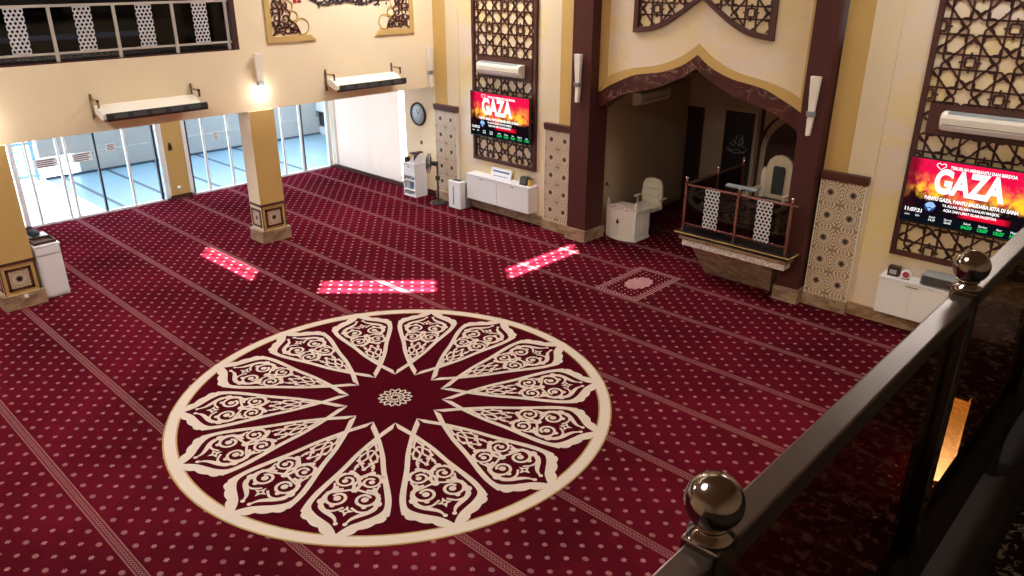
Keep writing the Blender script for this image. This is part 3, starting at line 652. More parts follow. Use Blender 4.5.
# ================================================================== SCREENS
def television(xc, lab):
    zc_ = 2.235; t = thing('television', (xc, YQ - .18, zc_ - .49), lab, 'television', 'wall screens showing the same notice')
    w_, h_ = .885, .485; y1 = YQ - .12
    MB().box(-w_, -.03, -h_, w_, .03, h_).build('case', M['black'], t, .006, loc=(0, 0, .49))
    s = MB().box(-w_ + .015, -.0035, -h_ + .03, w_ - .015, 0, h_ - .015).build('display', M['screen'], t, loc=(0, -.031, .49))
    MB().box(-.3, .03, -.2, .3, .118, .2).build('wall_bracket', M['black'], t, loc=(0, 0, .49))
    def tx(s_, size, x, z, m='txt_white', sx=1, bold=0, align='CENTER', nm='lettering'):
        return text_mesh(s_, size, M[m], Matrix.Translation((x, -.036, z + .49)) @ FACE_S, nm, t, .0008, sx, align, 0, bold)
    tx('GAZA', .46, -.07, .170, sx=.70, bold=.020, nm='headline')
    tx('TERUSLAH MEMBANTU DAN BERDOA', .060, .07, .395, sx=.80, bold=.002)
    tx('BANTU GAZA, BANTU SAUDARA KITA DI SANA', .070, .0, -.075, sx=.79, bold=.003)
    tx('YA ALLAH, SELAMATKANLAH MASJIDIL', .052, .02, -.150, sx=.80, bold=.001)
    tx('AQSA DAN UMAT ISLAM PALESTINA', .052, .02, -.215, sx=.80, bold=.001)
    MB().box(-w_ + .016, -.0375, -h_ + .031, w_ - .016, -.0352, -.325).build('footer', M['scr_bar'], t, loc=(0, 0, .49))
    def t2(s_, size, x, z, m='txt_white', sx=.9, bold=0): 
        return text_mesh(s_, size, M[m], Matrix.Translation((x, -.0390, z + .49)) @ FACE_S, 'lettering', t, .0006, sx, 'CENTER', 0, bold)
    tx('11:07:21', .075, -.71, -.285, bold=.002); t2('Jumat', .035, -.78, -.36, sx=.8); t2('2023', .035, -.64, -.36, sx=.8)
    for k, (a, b) in enumerate((('Imsak', '04:29'), ('Syuruq', '06:00'))): t2(a, .04, -.44 + k * .21, -.345); t2(b, .045, -.44 + k * .21, -.39)
    for k, (a, b) in enumerate((('Subuh', '04:39'), ('Dzuhur', '12:07'), ('Asar', '15:27'), ('Maghrib', '18:14'), ('Isya', '19:29'))):
        t2(a, .042, .02 + k * .20, -.350); t2(b, .062, .02 + k * .20, -.405, 'txt_green', 1.0, .004)
    hb = MB(); hb.lathe((0, 0, 0), [(.001, -.0005), (.075, -.0005), (.075, .0005), (.001, .0005)], 20, 'y'); hb.build('emblem', M['scr_blue_dark'], t, loc=(-.50, -.0375, .49 - .195), label='dark blue emblem with a pale map shape')
    eb = MB(); eb.prism([(-.07, .02), (-.03, .06), (.03, .065), (.075, .02), (.05, -.02), (.0, -.01), (-.04, -.02)], -.0395, -.0385).prism([(-.03, -.03), (.03, -.025), (.0, -.07)], -.0395, -.0385); eb.build('emblem_shape', M['txt_blue'], t, loc=(-.50, 0, .49 - .195))
    ht = [(-.0, -.045), (-.06, .005), (-.055, .035), (-.03, .045), (0, .025), (.03, .045), (.055, .035), (.06, .005)]
    hh = MB(); 
    for a, b in zip(ht, ht[1:] + ht[:1]): hh.bar(a, b, .010, -.0375, -.036)
    hh.build('heart_logo', M['txt_white'], t, loc=(-.46, 0, .49 + .395))
    return t
television(-11.66, 'wall screen with the GAZA notice on the left lattice above the long white cabinet')
television(-2.46, 'wall screen with the GAZA notice on the right lattice near the steel railing')
# ================================================================== AIR CONDITIONERS
def split_ac(lab, loc, rot, L, grp=None):
    t = thing('air_conditioner', loc, lab, 'air conditioner', grp); t.rotation_euler = (0, 0, rot)
    H = .27; prof = [(0, 0), (-.06, 0), (-.17, .03), (-.21, .09), (-.215, .20), (-.19, .25), (-.15, H), (0, H)]   # (y, z)
    MB().prism(prof, -L / 2, L / 2, 'x').build('body', M['offwhite'], t, .012, loc=(0, 0, 0))
    MB().prism([(-.172, .028), (-.214, .09), (-.219, .088), (-.178, .022)], -L / 2 + .06, L / 2 - .06, 'x').build('louvre', M['white'], t, loc=(0, 0, 0))
    MB().box(-L / 2 + .05, -.2185, .105, L / 2 - .05, -.2135, .112).build('slot', M['darkgrey'], t, loc=(0, 0, 0), label='thin dark slot')
    MB().prism([(-.19, .2505), (-.15, .2715), (-.04, .2715), (-.04, .2745), (-.151, .2745), (-.193, .253)], -L / 2 + .08, L / 2 - .08, 'x').build('top_grille', M['grey'], t, loc=(0, 0, 0))
    return t
split_ac('white split air conditioner above the left screen', (-11.66, YQ - .058, 3.09), 0, 1.24, 'split air conditioners above the screens')
split_ac('white split air conditioner above the right screen', (-2.42, YQ - .058, 3.11), 0, 1.28, 'split air conditioners above the screens')
split_ac('white split air conditioner high on the dim side wall inside the niche', (-9.372, 14.15, 2.56), pi / 2 + .0633, 1.25)
def air_curtain(y0, y1, lab):
    t = thing('air_curtain', (XL, (y0 + y1) / 2, 2.86), lab, 'air curtain', 'long air curtains on the left beam')
    b = MB(); b.prism([(XL + .10, 3.12), (XL + .10, 2.96), (XL + .36, 2.90), (XL + .42, 2.93), (XL + .42, 3.0), (XL + .34, 3.10)], y0, y1 - .10, 'y')
    MB().add([], []).add(*_prism_yz([(XL + .06, 3.10), (XL + .06, 2.97), (XL + .30, 2.88), (XL + .38, 2.90), (XL + .38, 2.98), (XL + .31, 3.02), (XL + .20, 3.08)], y0, y1)).build('body', M['offwhite'], t, .006)
    MB().add(*_prism_yz([(XL + .26, 2.845), (XL + .385, 2.860), (XL + .425, 2.90), (XL + .41, 2.985), (XL + .36, 2.99), (XL + .30, 2.90)], y0 + .05, y1 + .10)).build('grille', M['black'], t, .004, label='dark air outlet grille')
    for k in range(5):
        yy = y0 + .16 + k * (y1 - y0 - .1) / 5
        MB().add(*_prism_yz([(XL + .400, 2.872), (XL + .430, 2.905), (XL + .418, 2.972), (XL + .40, 2.97)], yy, yy + .22)).build('louvre', M['darkgrey'], t)
    for y in (y0 - .03, y1 + .0):
        MB().box(XL, y, 2.86, XL + .03, y + .03, 3.28).box(XL, y, 3.18, XL + .32, y + .035, 3.21).box(XL + .30, y, 3.08, XL + .32, y + .035, 3.21).build('bracket', M['steel'], t)
def _prism_yz(poly, lo, hi):
    n = len(poly); vs = [(a, lo, b) for a, b in poly] + [(a, hi, b) for a, b in poly]
    return vs, [tuple(range(n)), tuple(range(2 * n - 1, n - 1, -1))] + [(i, n + i, n + (i + 1) % n, (i + 1) % n) for i in range(n)]
air_curtain(4.62, 6.30, 'long white air curtain on the beam under the far gallery railing')
air_curtain(9.18, 10.85, 'long white air curtain on the beam under the calligraphy')

# ================================================================== SCONCES
def sconce(x, y, z, d, lab, lit, mount):
    t = thing('wall_sconce', (x, y, z), lab, 'wall lamp', 'slim white wall lamps')
    nx, ny = d; px_, py_ = -ny, nx
    def taper(z0, w0, z1, w1, dep=.07):
        P0 = [(nx * .035 + px_ * -w0, ny * .035 + py_ * -w0, z0), (nx * .035 + px_ * w0, ny * .035 + py_ * w0, z0), (nx * (.035 + dep) + px_ * w0, ny * (.035 + dep) + py_ * w0, z0), (nx * (.035 + dep) - px_ * w0, ny * (.035 + dep) - py_ * w0, z0)]
        P1 = [(nx * .035 + px_ * -w1, ny * .035 + py_ * -w1, z1), (nx * .035 + px_ * w1, ny * .035 + py_ * w1, z1), (nx * (.035 + dep + .02) + px_ * w1, ny * (.035 + dep + .02) + py_ * w1, z1), (nx * (.035 + dep + .02) - px_ * w1, ny * (.035 + dep + .02) - py_ * w1, z1)]
        return MB().hexa(P0, P1)
    taper(.03, .045, .55, .075).build('upper_shade', M['offwhite'], t, .005, loc=(0, 0, 0))
    taper(-.05, .045, -.34 if not lit else -.24, .028, .06).build('lower_shade', M['bulb'] if lit else M['offwhite'], t, 0, loc=(0, 0, 0))
    taper(-.05, .06, .03, .06, .08).build('chrome_band', M['grey'], t, .004, loc=(0, 0, 0))
    MB().hexa([(0 + px_ * -.02, 0 + py_ * -.02, -.04), (px_ * .02, py_ * .02, -.04), (nx * .04 + px_ * .02, ny * .04 + py_ * .02, -.04), (nx * .04 - px_ * .02, ny * .04 - py_ * .02, -.04)],
              [(0 + px_ * -.02, 0 + py_ * -.02, .02), (px_ * .02, py_ * .02, .02), (nx * .04 + px_ * .02, ny * .04 + py_ * .02, .02), (nx * .04 - px_ * .02, ny * .04 - py_ * .02, .02)]).build('wall_plate', M['chrome'], t, 0, loc=(0, 0, 0))
    if lit:
        l = bpy.data.lights.new('sconce_light', 'POINT'); l.energy = 5; l.shadow_soft_size = .04; l.color = (1, .93, .84)
        o = bpy.data.objects.new('sconce_light', l); C.objects.link(o); o.location = (x + nx * .22, y + ny * .22, z - .2)
    return t
sconce(-9.42, 11.88, 3.16, (0, -1), 'white wall lamp on the left maroon column', False, 0)
sconce(-4.84, 11.88, 3.16, (0, -1), 'white wall lamp on the right maroon column', False, 0)
sconce(XL, 7.66, 3.16, (1, 0), 'lit white wall lamp above the nearer-centre gold pillar', True, 0)
sconce(XL, 2.96, 3.16, (1, 0), 'lit white wall lamp above the leftmost gold pillar', True, 0)
sconce(XL, 11.93, 3.00, (1, 0), 'unlit wall lamp seen edge-on above the wall clock', False, 0)

# ================================================================== CALLIGRAPHY ON THE LEFT WALL
t = thing('calligraphy_panel', (XL, 9.75, 3.88), 'gold framed wall calligraphy with brown scroll corners on the upper left wall', 'wall decoration')
f = MB()
for y0, s in ((7.95, 1), (11.55, -1)):
    f.add(*_prism_x([(y0, 3.87), (y0 + s * 1.08, 3.87), (y0 + s * .95, 3.98), (y0 + s * .10, 3.98), (y0 + s * .10, 5.6), (y0, 5.6)], XL, XL + .03)) if False else None
def fx(poly): f.prism(poly, XL, XL + .03, 'x')
fx([(7.95, 3.87), (9.03, 3.87), (8.90, 3.975), (8.06, 3.975)]); fx([(7.95, 3.87), (8.06, 3.975), (8.06, 5.6), (7.95, 5.6)])
fx([(11.55, 3.87), (10.47, 3.87), (10.60, 3.975), (11.44, 3.975)]); fx([(11.55, 3.87), (11.44, 3.975), (11.44, 5.6), (11.55, 5.6)])
fx([(8.06, 5.5), (11.44, 5.5), (11.44, 5.6), (8.06, 5.6)]); f.build('frame', M['gold'], t)
def stroke_x(mb_, pts, w_, x0=XL + .002, x1=XL + .02):
    for a, b in zip(pts, pts[1:]): mb_.bar(a, b, w_, x0, x1, 'x')
rnd = random.Random(5)
for s, y0 in ((1, 8.06), (-1, 11.44)):
    sc = MB(); gl = MB()
    for (cy, cz, r_, a0, tr, sg) in ((.14, 4.10, .10, 0, 1.2, 1), (.34, 4.09, .10, 2, 1.2, -1), (.52, 4.07, .08, 1, 1.1, 1), (.13, 4.32, .10, 3, 1.2, -1), (.32, 4.30, .09, 4, 1.2, 1), (.13, 4.54, .10, 0, 1.2, 1), (.30, 4.52, .08, 1, 1, -1), (.12, 4.76, .1, 2, 1.2, -1), (.42, 4.22, .06, 2, 1, 1), (.22, 4.43, .07, 5, 1, 1), (.22, 4.20, .07, 5, 1, 1), (.44, 4.06, .06, 0, 1, 1), (.05, 4.20, .05, 1, 1, 1), (.05, 4.43, .05, 1, 1, 1), (.24, 4.03, .05, 3, 1, -1)):
        P_ = spiral(cy, cz, r_, a0, tr, sg, 16, .3); stroke_x(sc, [(y0 + s * a, b) for a, b in P_], .024)
    for P_ in (spline([(.02, 4.0), (.2, 4.12), (.4, 4.14), (.62, 4.02)], 6), spline([(.04, 4.0), (.16, 4.22), (.2, 4.45), (.08, 4.7), (.1, 4.95)], 6), spline([(.62, 4.0), (.55, 4.16), (.40, 4.28), (.42, 4.40), (.26, 4.58), (.24, 4.8), (.2, 4.95)], 6)):
        stroke_x(sc, [(y0 + s * a, b) for a, b in P_], .028)
    for (cy, cz, r_) in ((.68, 4.14, .15), (.50, 4.34, .09), (.40, 4.52, .10), (.32, 4.72, .1)):
        stroke_x(gl, [(y0 + s * (cy + r_ * cos(q * .3)), cz + r_ * sin(q * .3)) for q in range(22)], .022, XL + .001, XL + .012)
    sc.build('scrollwork', M['bronze_brown'], t, label='dark brown scroll corner'); gl.build('gold_lace', M['gold'], t)

ca = MB(); y = 8.95
while y < 10.75:
    L = rnd.uniform(.12, .2); k = rnd.random(); zb = 4.60 + rnd.uniform(-.02, .03)
    if k < .4: P_ = spline([(y, zb + .16), (y + .02, zb + .02), (y + L * .5, zb - .05), (y + L, zb), (y + L * 1.05, zb + .08)], 5)
    elif k < .7: P_ = spline([(y - .04, zb - .10), (y + L * .4, zb - .06), (y + L * .8, zb + .04), (y + L * .7, zb + .12), (y + L * .5, zb + .06), (y + L * .9, zb + .03)], 5)
    else: P_ = spline([(y, zb + .3), (y + .01, zb + .12), (y + .02, zb), (y + L, zb - .01)], 5)
    stroke_x(ca, P_, .03, XL + .002, XL + .015)
    if rnd.random() < .6: stroke_x(ca, [(y + L * .5, zb - .11), (y + L * .5 + .03, zb - .08)], .03, XL + .002, XL + .015)
    y += L * .62
stroke_x(ca, spline([(9.0, 4.62), (9.3, 4.52), (9.7, 4.58), (10.2, 4.53), (10.8, 4.62)], 8), .022)
for a in range(3): stroke_x(ca, spline([(8.95 + a * .02, 4.78), (9.6, 4.72 + a * .05), (10.2, 4.80), (10.8, 4.74 + a * .04)], 6), .026)
ca.build('script', M['ink'], t, label='black Arabic script')
rm = MB(); rm.prism([(8.72 + .06 * cos(q * pi / 4) * (1 if q % 2 else .5), 4.64 + .09 * sin(q * pi / 4) * (1 if q % 2 else .6)) for q in range(8)], XL + .002, XL + .015, 'x'); rm.prism([(8.62 + .04 * cos(q * pi / 3), 4.60 + .04 * sin(q * pi / 3)) for q in range(6)], XL + .002, XL + .015, 'x'); rm.build('red_mark', M['red_ink'], t, label='small red ornament')

# ================================================================== FAR GALLERY RAILING
t = thing('gallery_railing', (XL - .1, 4, 3.79), 'far gallery railing of steel posts, dark glass and white perforated strips', 'railing')
xr = XL - .06
MB().box(xr - .02, -2.6, 4.63, xr + .02, 7.26, 4.67).build('top_rail', M['silver'], t, .004); MB().box(xr - .015, -2.6, 3.92, xr + .015, 7.26, 3.955).build('bottom_rail', M['silver'], t, .004)
for k in range(9):
    y = 7.2 - .975 * k
    MB().box(xr - .02, y - .026, 3.81, xr + .024, y + .026, 4.66).build('post', M['silver'], t, .003)
    if k < 8:
        MB().box(xr - .004, y - .955, 3.96, xr + .004, y - .02, 4.63).build('glass_panel', M['glass_black'], t)
        MB().box(-.004, -.135, -.34, .004, .135, .34).build('perforated_strip', M['perf'], t, loc=(xr + .013 - t.location.x, y - .4875 - 4, 4.295 - 3.79))
# ================================================================== NEAR GALLERY RAILING
t = thing('steel_railing', (-.285, 1.5, 3.6), 'near polished steel railing with ball finials and dark glass panels', 'railing')
xr = -.285
MB().box(xr - .018, -1.4, 4.634, xr + .018, 8.9, 4.670).build('top_rail', M['steel_top'], t, .003)
MB().box(xr - .018, -1.4, 3.90, xr + .018, 8.9, 4.08).build('bottom_rail', M['steel_kerb'], t, .003)
MB().box(xr - .03, -1.5, 3.64, xr + .10, 9.0, 3.80).build('kerb', M['steel_kerb'], t, .004)
for k in range(-2, 10):
    y = .60 + .91 * k
    if y > 8.95: break
    MB().box(xr - .022, y - .022, 3.80, xr + .022, y + .022, 4.680).build('post', M['steel_dark'], t, .003)
    fn = MB(); fn.lathe((xr, y, 4.680), [(.024, 0), (.024, .004), (.015, .008), (.014, .012), (.019, .014), (.019, .017), (.010, .019)], 24); 
    o = fn.build('finial_collar', M['steel_dark'], t)
    MB().ball((xr, y, 4.722), .0305, 32).build('ball_finial', M['steel_dark'], t)
    if y + .91 < 8.95: MB().box(xr - .004, y + .022, 4.08, xr + .004, y + .888, 4.634).build('glass_panel', M['glass_dark'], t)
# amber floor lamp beyond the glass
t = thing('floor_lamp', (-1.42, 8.4, 0), 'glowing amber column lamp seen through the dark railing glass', 'lamp')
MB().box(-1.56, 8.28, 0, -1.28, 8.52, .05).build('base', M['black'], t, .004)
am = M['amber']; MB().box(-1.55, 8.22, .05, -1.30, 8.46, 1.05).build('lamp_shade', am, t, .01); MB().box(-1.54, 8.30, 1.05, -1.30, 8.50, 1.09).build('top_cap', M['black'], t)

# ================================================================== PULPIT
t = thing('pulpit', (-5.8, 12.2, 0), 'raised marble pulpit with railings and patterned front projecting from the niche', 'pulpit')
xa, xb, yf, yb, zd = -6.78, -5.02, 11.50, 13.75, .90
MB().hexa([(-6.50, 12.10, 0), (-5.22, 12.10, 0), (-5.22, yb, 0), (-6.50, yb, 0)], [(-6.62, 11.68, .64), (-5.06, 11.68, .64), (-5.06, yb, .64), (-6.62, yb, .64)]).build('flared_base', M['marble_base'], t)
XR = -4.75
def plat(z0, z1, o):   # platform layer, front strip runs in front of the column
    return MB().prism([(xa - o, yf - o), (XR + o, yf - o), (XR + o, 11.80), (-5.06, 11.80), (-5.06, yb), (xa - o, yb)], z0, z1, 'z')
plat(.64, .76, -.06).build('filigree_band', M['fascia'], t, label='white filigree band')
plat(.76, .82, -.01).build('cornice', M['marble_base'], t)
plat(.82, .875, -.05).build('recess', M['black'], t)
plat(.875, .905, .05).build('deck', M['black'], t, .004)
ed = MB(); ed.box(xa - .06, yf - .062, .893, XR + .06, yf - .05, .907).box(XR + .05, yf - .06, .893, XR + .062, 11.80, .907); ed.build('gold_edge', M['gold'], t)
def post(x, y, z0=.905, z1=1.80):
    MB().box(x - .022, y - .022, z0, x + .022, y + .022, z1).build('post', M['rail_copper'], t, .003)
    MB().lathe((x, y, z1), [(.02, 0), (.014, .01), (.012, .022), (.02, .026)], 16).ball((x, y, z1 + .045), .027, 16).build('ball_finial', M['chrome'], t)
ypf = 11.58
PX = (-6.74, -5.75, -4.83)
for x in PX: post(x, ypf)
for y in (12.65, 13.62): post(-6.74, y)
def rail(x0, y0, x1, y1, z, h=.035):
    MB().box(min(x0, x1) - .014, min(y0, y1) - .014, z, max(x0, x1) + .014, max(y0, y1) + .014, z + h).build('rail', M['rail_copper'], t, .003)
for z in (1.02, 1.72):
    rail(PX[0] + .04, ypf, PX[1] - .04, ypf, z); rail(PX[1] + .04, ypf, PX[2] - .04, ypf, z); rail(-6.74, ypf + .04, -6.74, 12.61, z); rail(-6.74, 12.69, -6.74, 13.58, z)
for a, b in ((PX[0], PX[1]), (PX[1], PX[2])):
    MB().box(a + .025, ypf - .004, 1.055, b - .025, ypf + .004, 1.72).build('glass_panel', M['glass_dark'], t)
    xm = (a + b) / 2
    MB().box(-.135, -.004, -.345, .135, .004, .345).build('perforated_strip', M['perf'], t, loc=(xm - t.location.x + .02, ypf - .014 - t.location.y, 1.385))
    
for a, b in ((ypf + .03, 12.62), (12.68, 13.59)): MB().box(-6.744, a, 1.055, -6.736, b, 1.72).build('glass_panel', M['glass_dark'], t)
MB().box(-4.81, 11.57, 1.735, -4.73, 11.59, 1.76).build('rail_stub', M['chrome'], t)
# throne chair
t = thing('carved_chair', (-5.73, 12.78, zd + .006), 'tall carved ivory chair with a dark back pad standing on the raised pulpit', 'chair')
bk = [(-.25, .45), (-.25, 1.05), (-.20, 1.17), (-.12, 1.24), (0, 1.27), (.12, 1.24), (.20, 1.17), (.25, 1.05), (.25, .45)]
def cp(poly, y0, y1): return MB().prism([(a, b) for a, b in poly], y0, y1)
cp(bk, .20, .27).build('backrest', M['carved'], t, .01, loc=(0, 0, 0))
cp([(-.11, .56), (-.11, 1.04), (-.08, 1.07), (.08, 1.07), (.11, 1.04), (.11, .56)], .17, .20).build('back_pad', M['cushion_dark'], t, .01, loc=(0, 0, 0), label='dark grey back pad')
MB().box(-.30, -.28, .36, .30, .20, .42).build('seat', M['carved'], t, .01, loc=(0, 0, 0)); MB().box(-.25, -.26, .42, .25, .17, .49).build('cushion', M['cushion_dark'], t, .02, loc=(0, 0, 0))
for s in (-1, 1):
    MB().box(s * .30, -.28, .62, s * .37, .24, .67).box(s * .31, -.27, .42, s * .36, -.22, .62).build('armrest', M['carved'], t, .012, loc=(0, 0, 0))
    for y in (-.27, .20): MB().box(s * .25, y, 0, s * .31, y + .06, .36).build('leg', M['carved'], t, .01, loc=(0, 0, 0))
    cp([(s * .255, .45), (s * .33, .45), (s * .34, .92), (s * .30, 1.02), (s * .255, 1.0)], .21, .26).build('wing', M['offwhite'], t, .006, loc=(0, 0, 0))
t = thing('reading_stand', (-6.10, 12.35, zd + .006), 'slim metal reading stand on the pulpit in front of the carved chair', 'stand')
MB().box(-.15, -.12, 0, .15, .12, .03).build('base', M['black'], t, .004, loc=(0, 0, 0)); MB().cyl((0, 0, .03), (0, 0, .74), .02).build('pole', M['steel_dark'], t, loc=(0, 0, 0))
MB().hexa([(-.29, -.045, .715), (.29, -.045, .715), (.29, .045, .735), (-.29, .045, .735)], [(-.29, -.045, .745), (.29, -.045, .745), (.29, .045, .765), (-.29, .045, .765)]).build('tray', M['grey'], t, .004, loc=(0, 0, 0))

# ================================================================== WHITE LECTERN DESK + CHAIR in the niche
t = thing('lectern_desk', (-8.82, 12.85, 0), 'white carved lectern desk with a curved front beside the left maroon column', 'desk')
xs0, xs1, yfr, ybk = -9.14, -8.42, 12.60, 13.08
front = [(xs0 + (xs1 - xs0) * i / 12, yfr - .10 * sin(pi * i / 12)) for i in range(13)]
foot = front + [(xs1, ybk), (xs0, ybk)]
def grow(P_, g_): cx_, cy_ = -8.78, 12.80; return [(cx_ + (x - cx_) * g_, cy_ + (y - cy_) * g_) for x, y in P_]
MB().prism(grow(foot, 1.05), 0, .06, 'z').build('plinth', M['white_wood'], t, .006)
MB().prism(foot, .06, .60, 'z').build('body', M['white_wood'], t)
MB().prism(grow(foot, 1.06), .60, .64, 'z').build('desk_top', M['white_wood'], t, .006)
ar = MB()
for i in range(1, 12, 2):
    (x0, y0), (x1, y1) = front[i - 1 if i > 1 else 1], front[i + 1]
    if i == 1: (x0, y0) = front[0]
    for (za, zb) in ((.09, .30), (.33, .53)):
        ux, uy = x1 - x0, y1 - y0; L = hypot(ux, uy); nx, ny = uy / L, -ux / L
        def pt(u, z, o_): return (x0 + ux * u + nx * o_, y0 + uy * u + ny * o_, z)
        arch = [(.12, za), (.12, zb - .05), (.25, zb - .015), (.5, zb), (.75, zb - .015), (.88, zb - .05), (.88, za)]
        for (u0, z0), (u1, z1) in zip(arch, arch[1:]):
            ar.add([pt(u0, z0, .0), pt(u1, z1, .0), pt(u1, z1, .012), pt(u0, z0, .012), pt(u0 + (.09 if u0 < .5 else -.09), z0 - .012, 0), pt(u1 + (.09 if u1 < .5 else -.09), z1 - .012, 0), pt(u1 + (.09 if u1 < .5 else -.09), z1 - .012, .012), pt(u0 + (.09 if u0 < .5 else -.09), z0 - .012, .012)], [(0, 1, 2, 3), (7, 6, 5, 4), (3, 2, 6, 7)])
ar.build('arch_moulding', M['offwhite'], t)
sm = MB()
for a, b in ((12.66, 12.80), (12.84, 13.02)): sm.box(xs1, a, .10, xs1 + .01, a + .02, .52).box(xs1, b - .02, .10, xs1 + .01, b, .52).box(xs1, a, .50, xs1 + .01, b, .52).box(xs1, a, .10, xs1 + .01, b, .12)
sm.build('side_moulding', M['offwhite'], t)
for x in (xs0 + .02, xs1 - .02): MB().box(x - .025, yfr - .03, .06, x + .025, yfr + .02, .76).lathe((x, yfr - .005, .76), [(.02, 0), (.03, .02), (.02, .05), (.008, .08)], 12).build('corner_post', M['white_wood'], t)
cr = MB(); n_ = 12
for i in range(n_):
    (x0, y0), (x1, y1) = front[i], front[i + 1]; h0, h1 = .70 + .08 * sin(pi * i / n_) ** 2, .70 + .08 * sin(pi * (i + 1) / n_) ** 2
    cr.hexa([(x0, y0 - .02, .64), (x1, y1 - .02, .64), (x1, y1 + .0, .64), (x0, y0 + .0, .64)], [(x0, y0 - .02, h0), (x1, y1 - .02, h1), (x1, y1 + .0, h1), (x0, y0 + .0, h0)])
cr.build('carved_crest', M['fascia'], t, label='carved crest along the front edge'); 
MB().prism([(-.035, 0), (.035, 0), (.02, .07), (0, .10), (-.02, .07)], -.008, 0).build('emblem', M['brown'], t, loc=(.02, -.365, .36), label='small brown emblem')
t = thing('office_chair', (-8.67, 13.50, 0), 'cream padded office chair behind the white lectern desk', 'chair')
cush = [(-.24, .58), (-.255, .78), (-.24, 1.0), (-.18, 1.12), (0, 1.15), (.18, 1.12), (.24, 1.0), (.255, .78), (.24, .58)]
cp(cush, -.02, .08).build('backrest', M['leather'], t, .03, loc=(0, 0, 0))
pad = MB()
for z0, z1 in ((.62, .76), (.78, .92), (.94, 1.07)): pad.box(-.19, -.045, z0, .19, -.01, z1)
pad.build('back_padding', M['leather'], t, .015, loc=(0, 0, 0))
MB().box(-.26, -.32, .50, .26, .06, .60).build('seat', M['leather'], t, .03, loc=(0, 0, 0))
for s in (-1, 1): MB().box(s * .27, -.20, .72, s * .32, .10, .76).box(s * .28, -.10, .54, s * .31, -.05, .72).build('armrest', M['offwhite'], t, .01, loc=(0, 0, 0))
MB().cyl((0, -.05, .10), (0, -.05, .50), .03).build('gas_column', M['black'], t, loc=(0, 0, 0))
for k in range(5):
    a = k * 2 * pi / 5; MB().cyl((0, -.05, .10), (.27 * cos(a), -.05 + .27 * sin(a), .07), .022, .015).cyl((.27 * cos(a) - .02, -.05 + .27 * sin(a), .03), (.27 * cos(a) + .02, -.05 + .27 * sin(a), .03), .03).build('castor_leg', M['black'], t, loc=(0, 0, 0))
tag(MB().box(-9.283, 12.68, 1.03, -9.262, 12.74, 1.09).cyl((-9.25, 12.71, 1.04), (-9.20, 12.71, 1.01), .008).build('wall_hook', M['darkgrey']), 'small dark hook on the beige niche wall above the white lectern desk', 'hook')

# niche back wall furniture
d = MB(); d.box(-9.49, 16.06, 0, -9.12, 16.1, 2.22); d.box(-9.12, 16.04, 0, -9.08, 16.1, 2.24).box(-9.49, 16.04, 2.18, -9.12, 16.1, 2.24)
dd = struct('door_4', d, M['brown']); l = MB()
for k in range(26): l.box(-9.47, 16.03, .12 + k * .08, -9.14, 16.058, .16 + k * .08)
l.build('louvre_slats', M['black'], dd)
t = thing('framed_calligraphy', (-8.15, 16.08, .5), 'tall dark framed calligraphy panel on the dim back wall of the niche', 'wall decoration')
MB().box(-8.52, 16.07, .5, -7.80, 16.10, 2.26).build('board', M['black'], t); MB().box(-8.60, 16.05, .42, -8.52, 16.10, 2.34).box(-7.80, 16.05, .42, -7.72, 16.10, 2.34).box(-8.52, 16.05, 2.26, -7.80, 16.10, 2.34).build('frame', M['beige'], t)
cg = MB(); 
for P_ in (spline([(-8.40, 1.45), (-8.30, 1.38), (-8.15, 1.42), (-8.0, 1.36), (-7.93, 1.46)], 6), spline([(-8.36, 1.55), (-8.25, 1.50), (-8.2, 1.68), (-8.15, 1.75)], 6), spline([(-8.30, 1.62), (-8.12, 1.52), (-8.02, 1.60), (-8.10, 1.68), (-8.12, 1.48)], 6), spline([(-8.06, 1.75), (-8.04, 1.5), (-7.97, 1.52)], 6), spline([(-8.42, 1.40), (-8.2, 1.33), (-7.95, 1.40)], 6)):
    for a, b in zip(P_, P_[1:]): cg.bar(a, b, .018, 16.062, 16.068)
cg.build('script', M['grey'], t, label='pale calligraphy')
# inner arch of the niche
ia = MB(); IC = -6.75
def arc(r_, n=20): return [(IC + r_ * cos(pi * i / n), 1.50 + r_ * 1.05 * sin(pi * i / n)) for i in range(n + 1)]
ia.strip(arc(.70), arc(.82), 16.0, 16.1); ia.box(IC - .82, 16.0, 0, IC - .70, 16.1, 1.5).box(IC + .70, 16.0, 0, IC + .82, 16.1, 1.5)
struct('trim_20', ia, M['beige']); struct('trim_21', MB().prism(arc(.70) + [(IC - .70, 0), (IC + .70, 0)], 16.06, 16.1), M['brown'])
struct('trim_22', MB().box(-7.66, 16.03, 0, -7.60, 16.1, 2.5), M['brown'])
struct('trim_23', MB().strip(arc(.86), arc(.90), 16.02, 16.1), M['brown'])

# ================================================================== CABINETS AND THINGS ON THEM
def wall_cabinet(x0, x1, lab, nd):
    t = thing('wall_cabinet', ((x0 + x1) / 2, YQ - .15, .28), lab, 'cabinet', 'low white wall cabinets under the screens')
    MB().box(x0, YQ - .285, .28, x1, YQ, .84).build('body', M['white'], t, .004)
    MB().box(x0 - .01, YQ - .31, .84, x1 + .01, YQ, .865).build('top', M['white'], t, .003)
    w_ = (x1 - x0) / nd
    for k in range(nd):
        dd_ = MB().box(x0 + k * w_ + .007, YQ - .302, .285, x0 + (k + 1) * w_ - .007, YQ - .286, .835).build('door', M['white'], t, .002)
        hx = x0 + (k + (.92 if k % 2 == 0 else .08)) * w_ if nd == 4 else x0 + (k + .5) * w_
        MB().box(hx - .05, YQ - .312, .79, hx + .05, YQ - .303, .80).build('handle', M['darkgrey'], dd_)
    return t
wall_cabinet(-12.62, -10.70, 'long white wall cabinet under the left screen', 2)
t = wall_cabinet(-3.42, -1.50, 'long white wall cabinet under the right screen', 4)
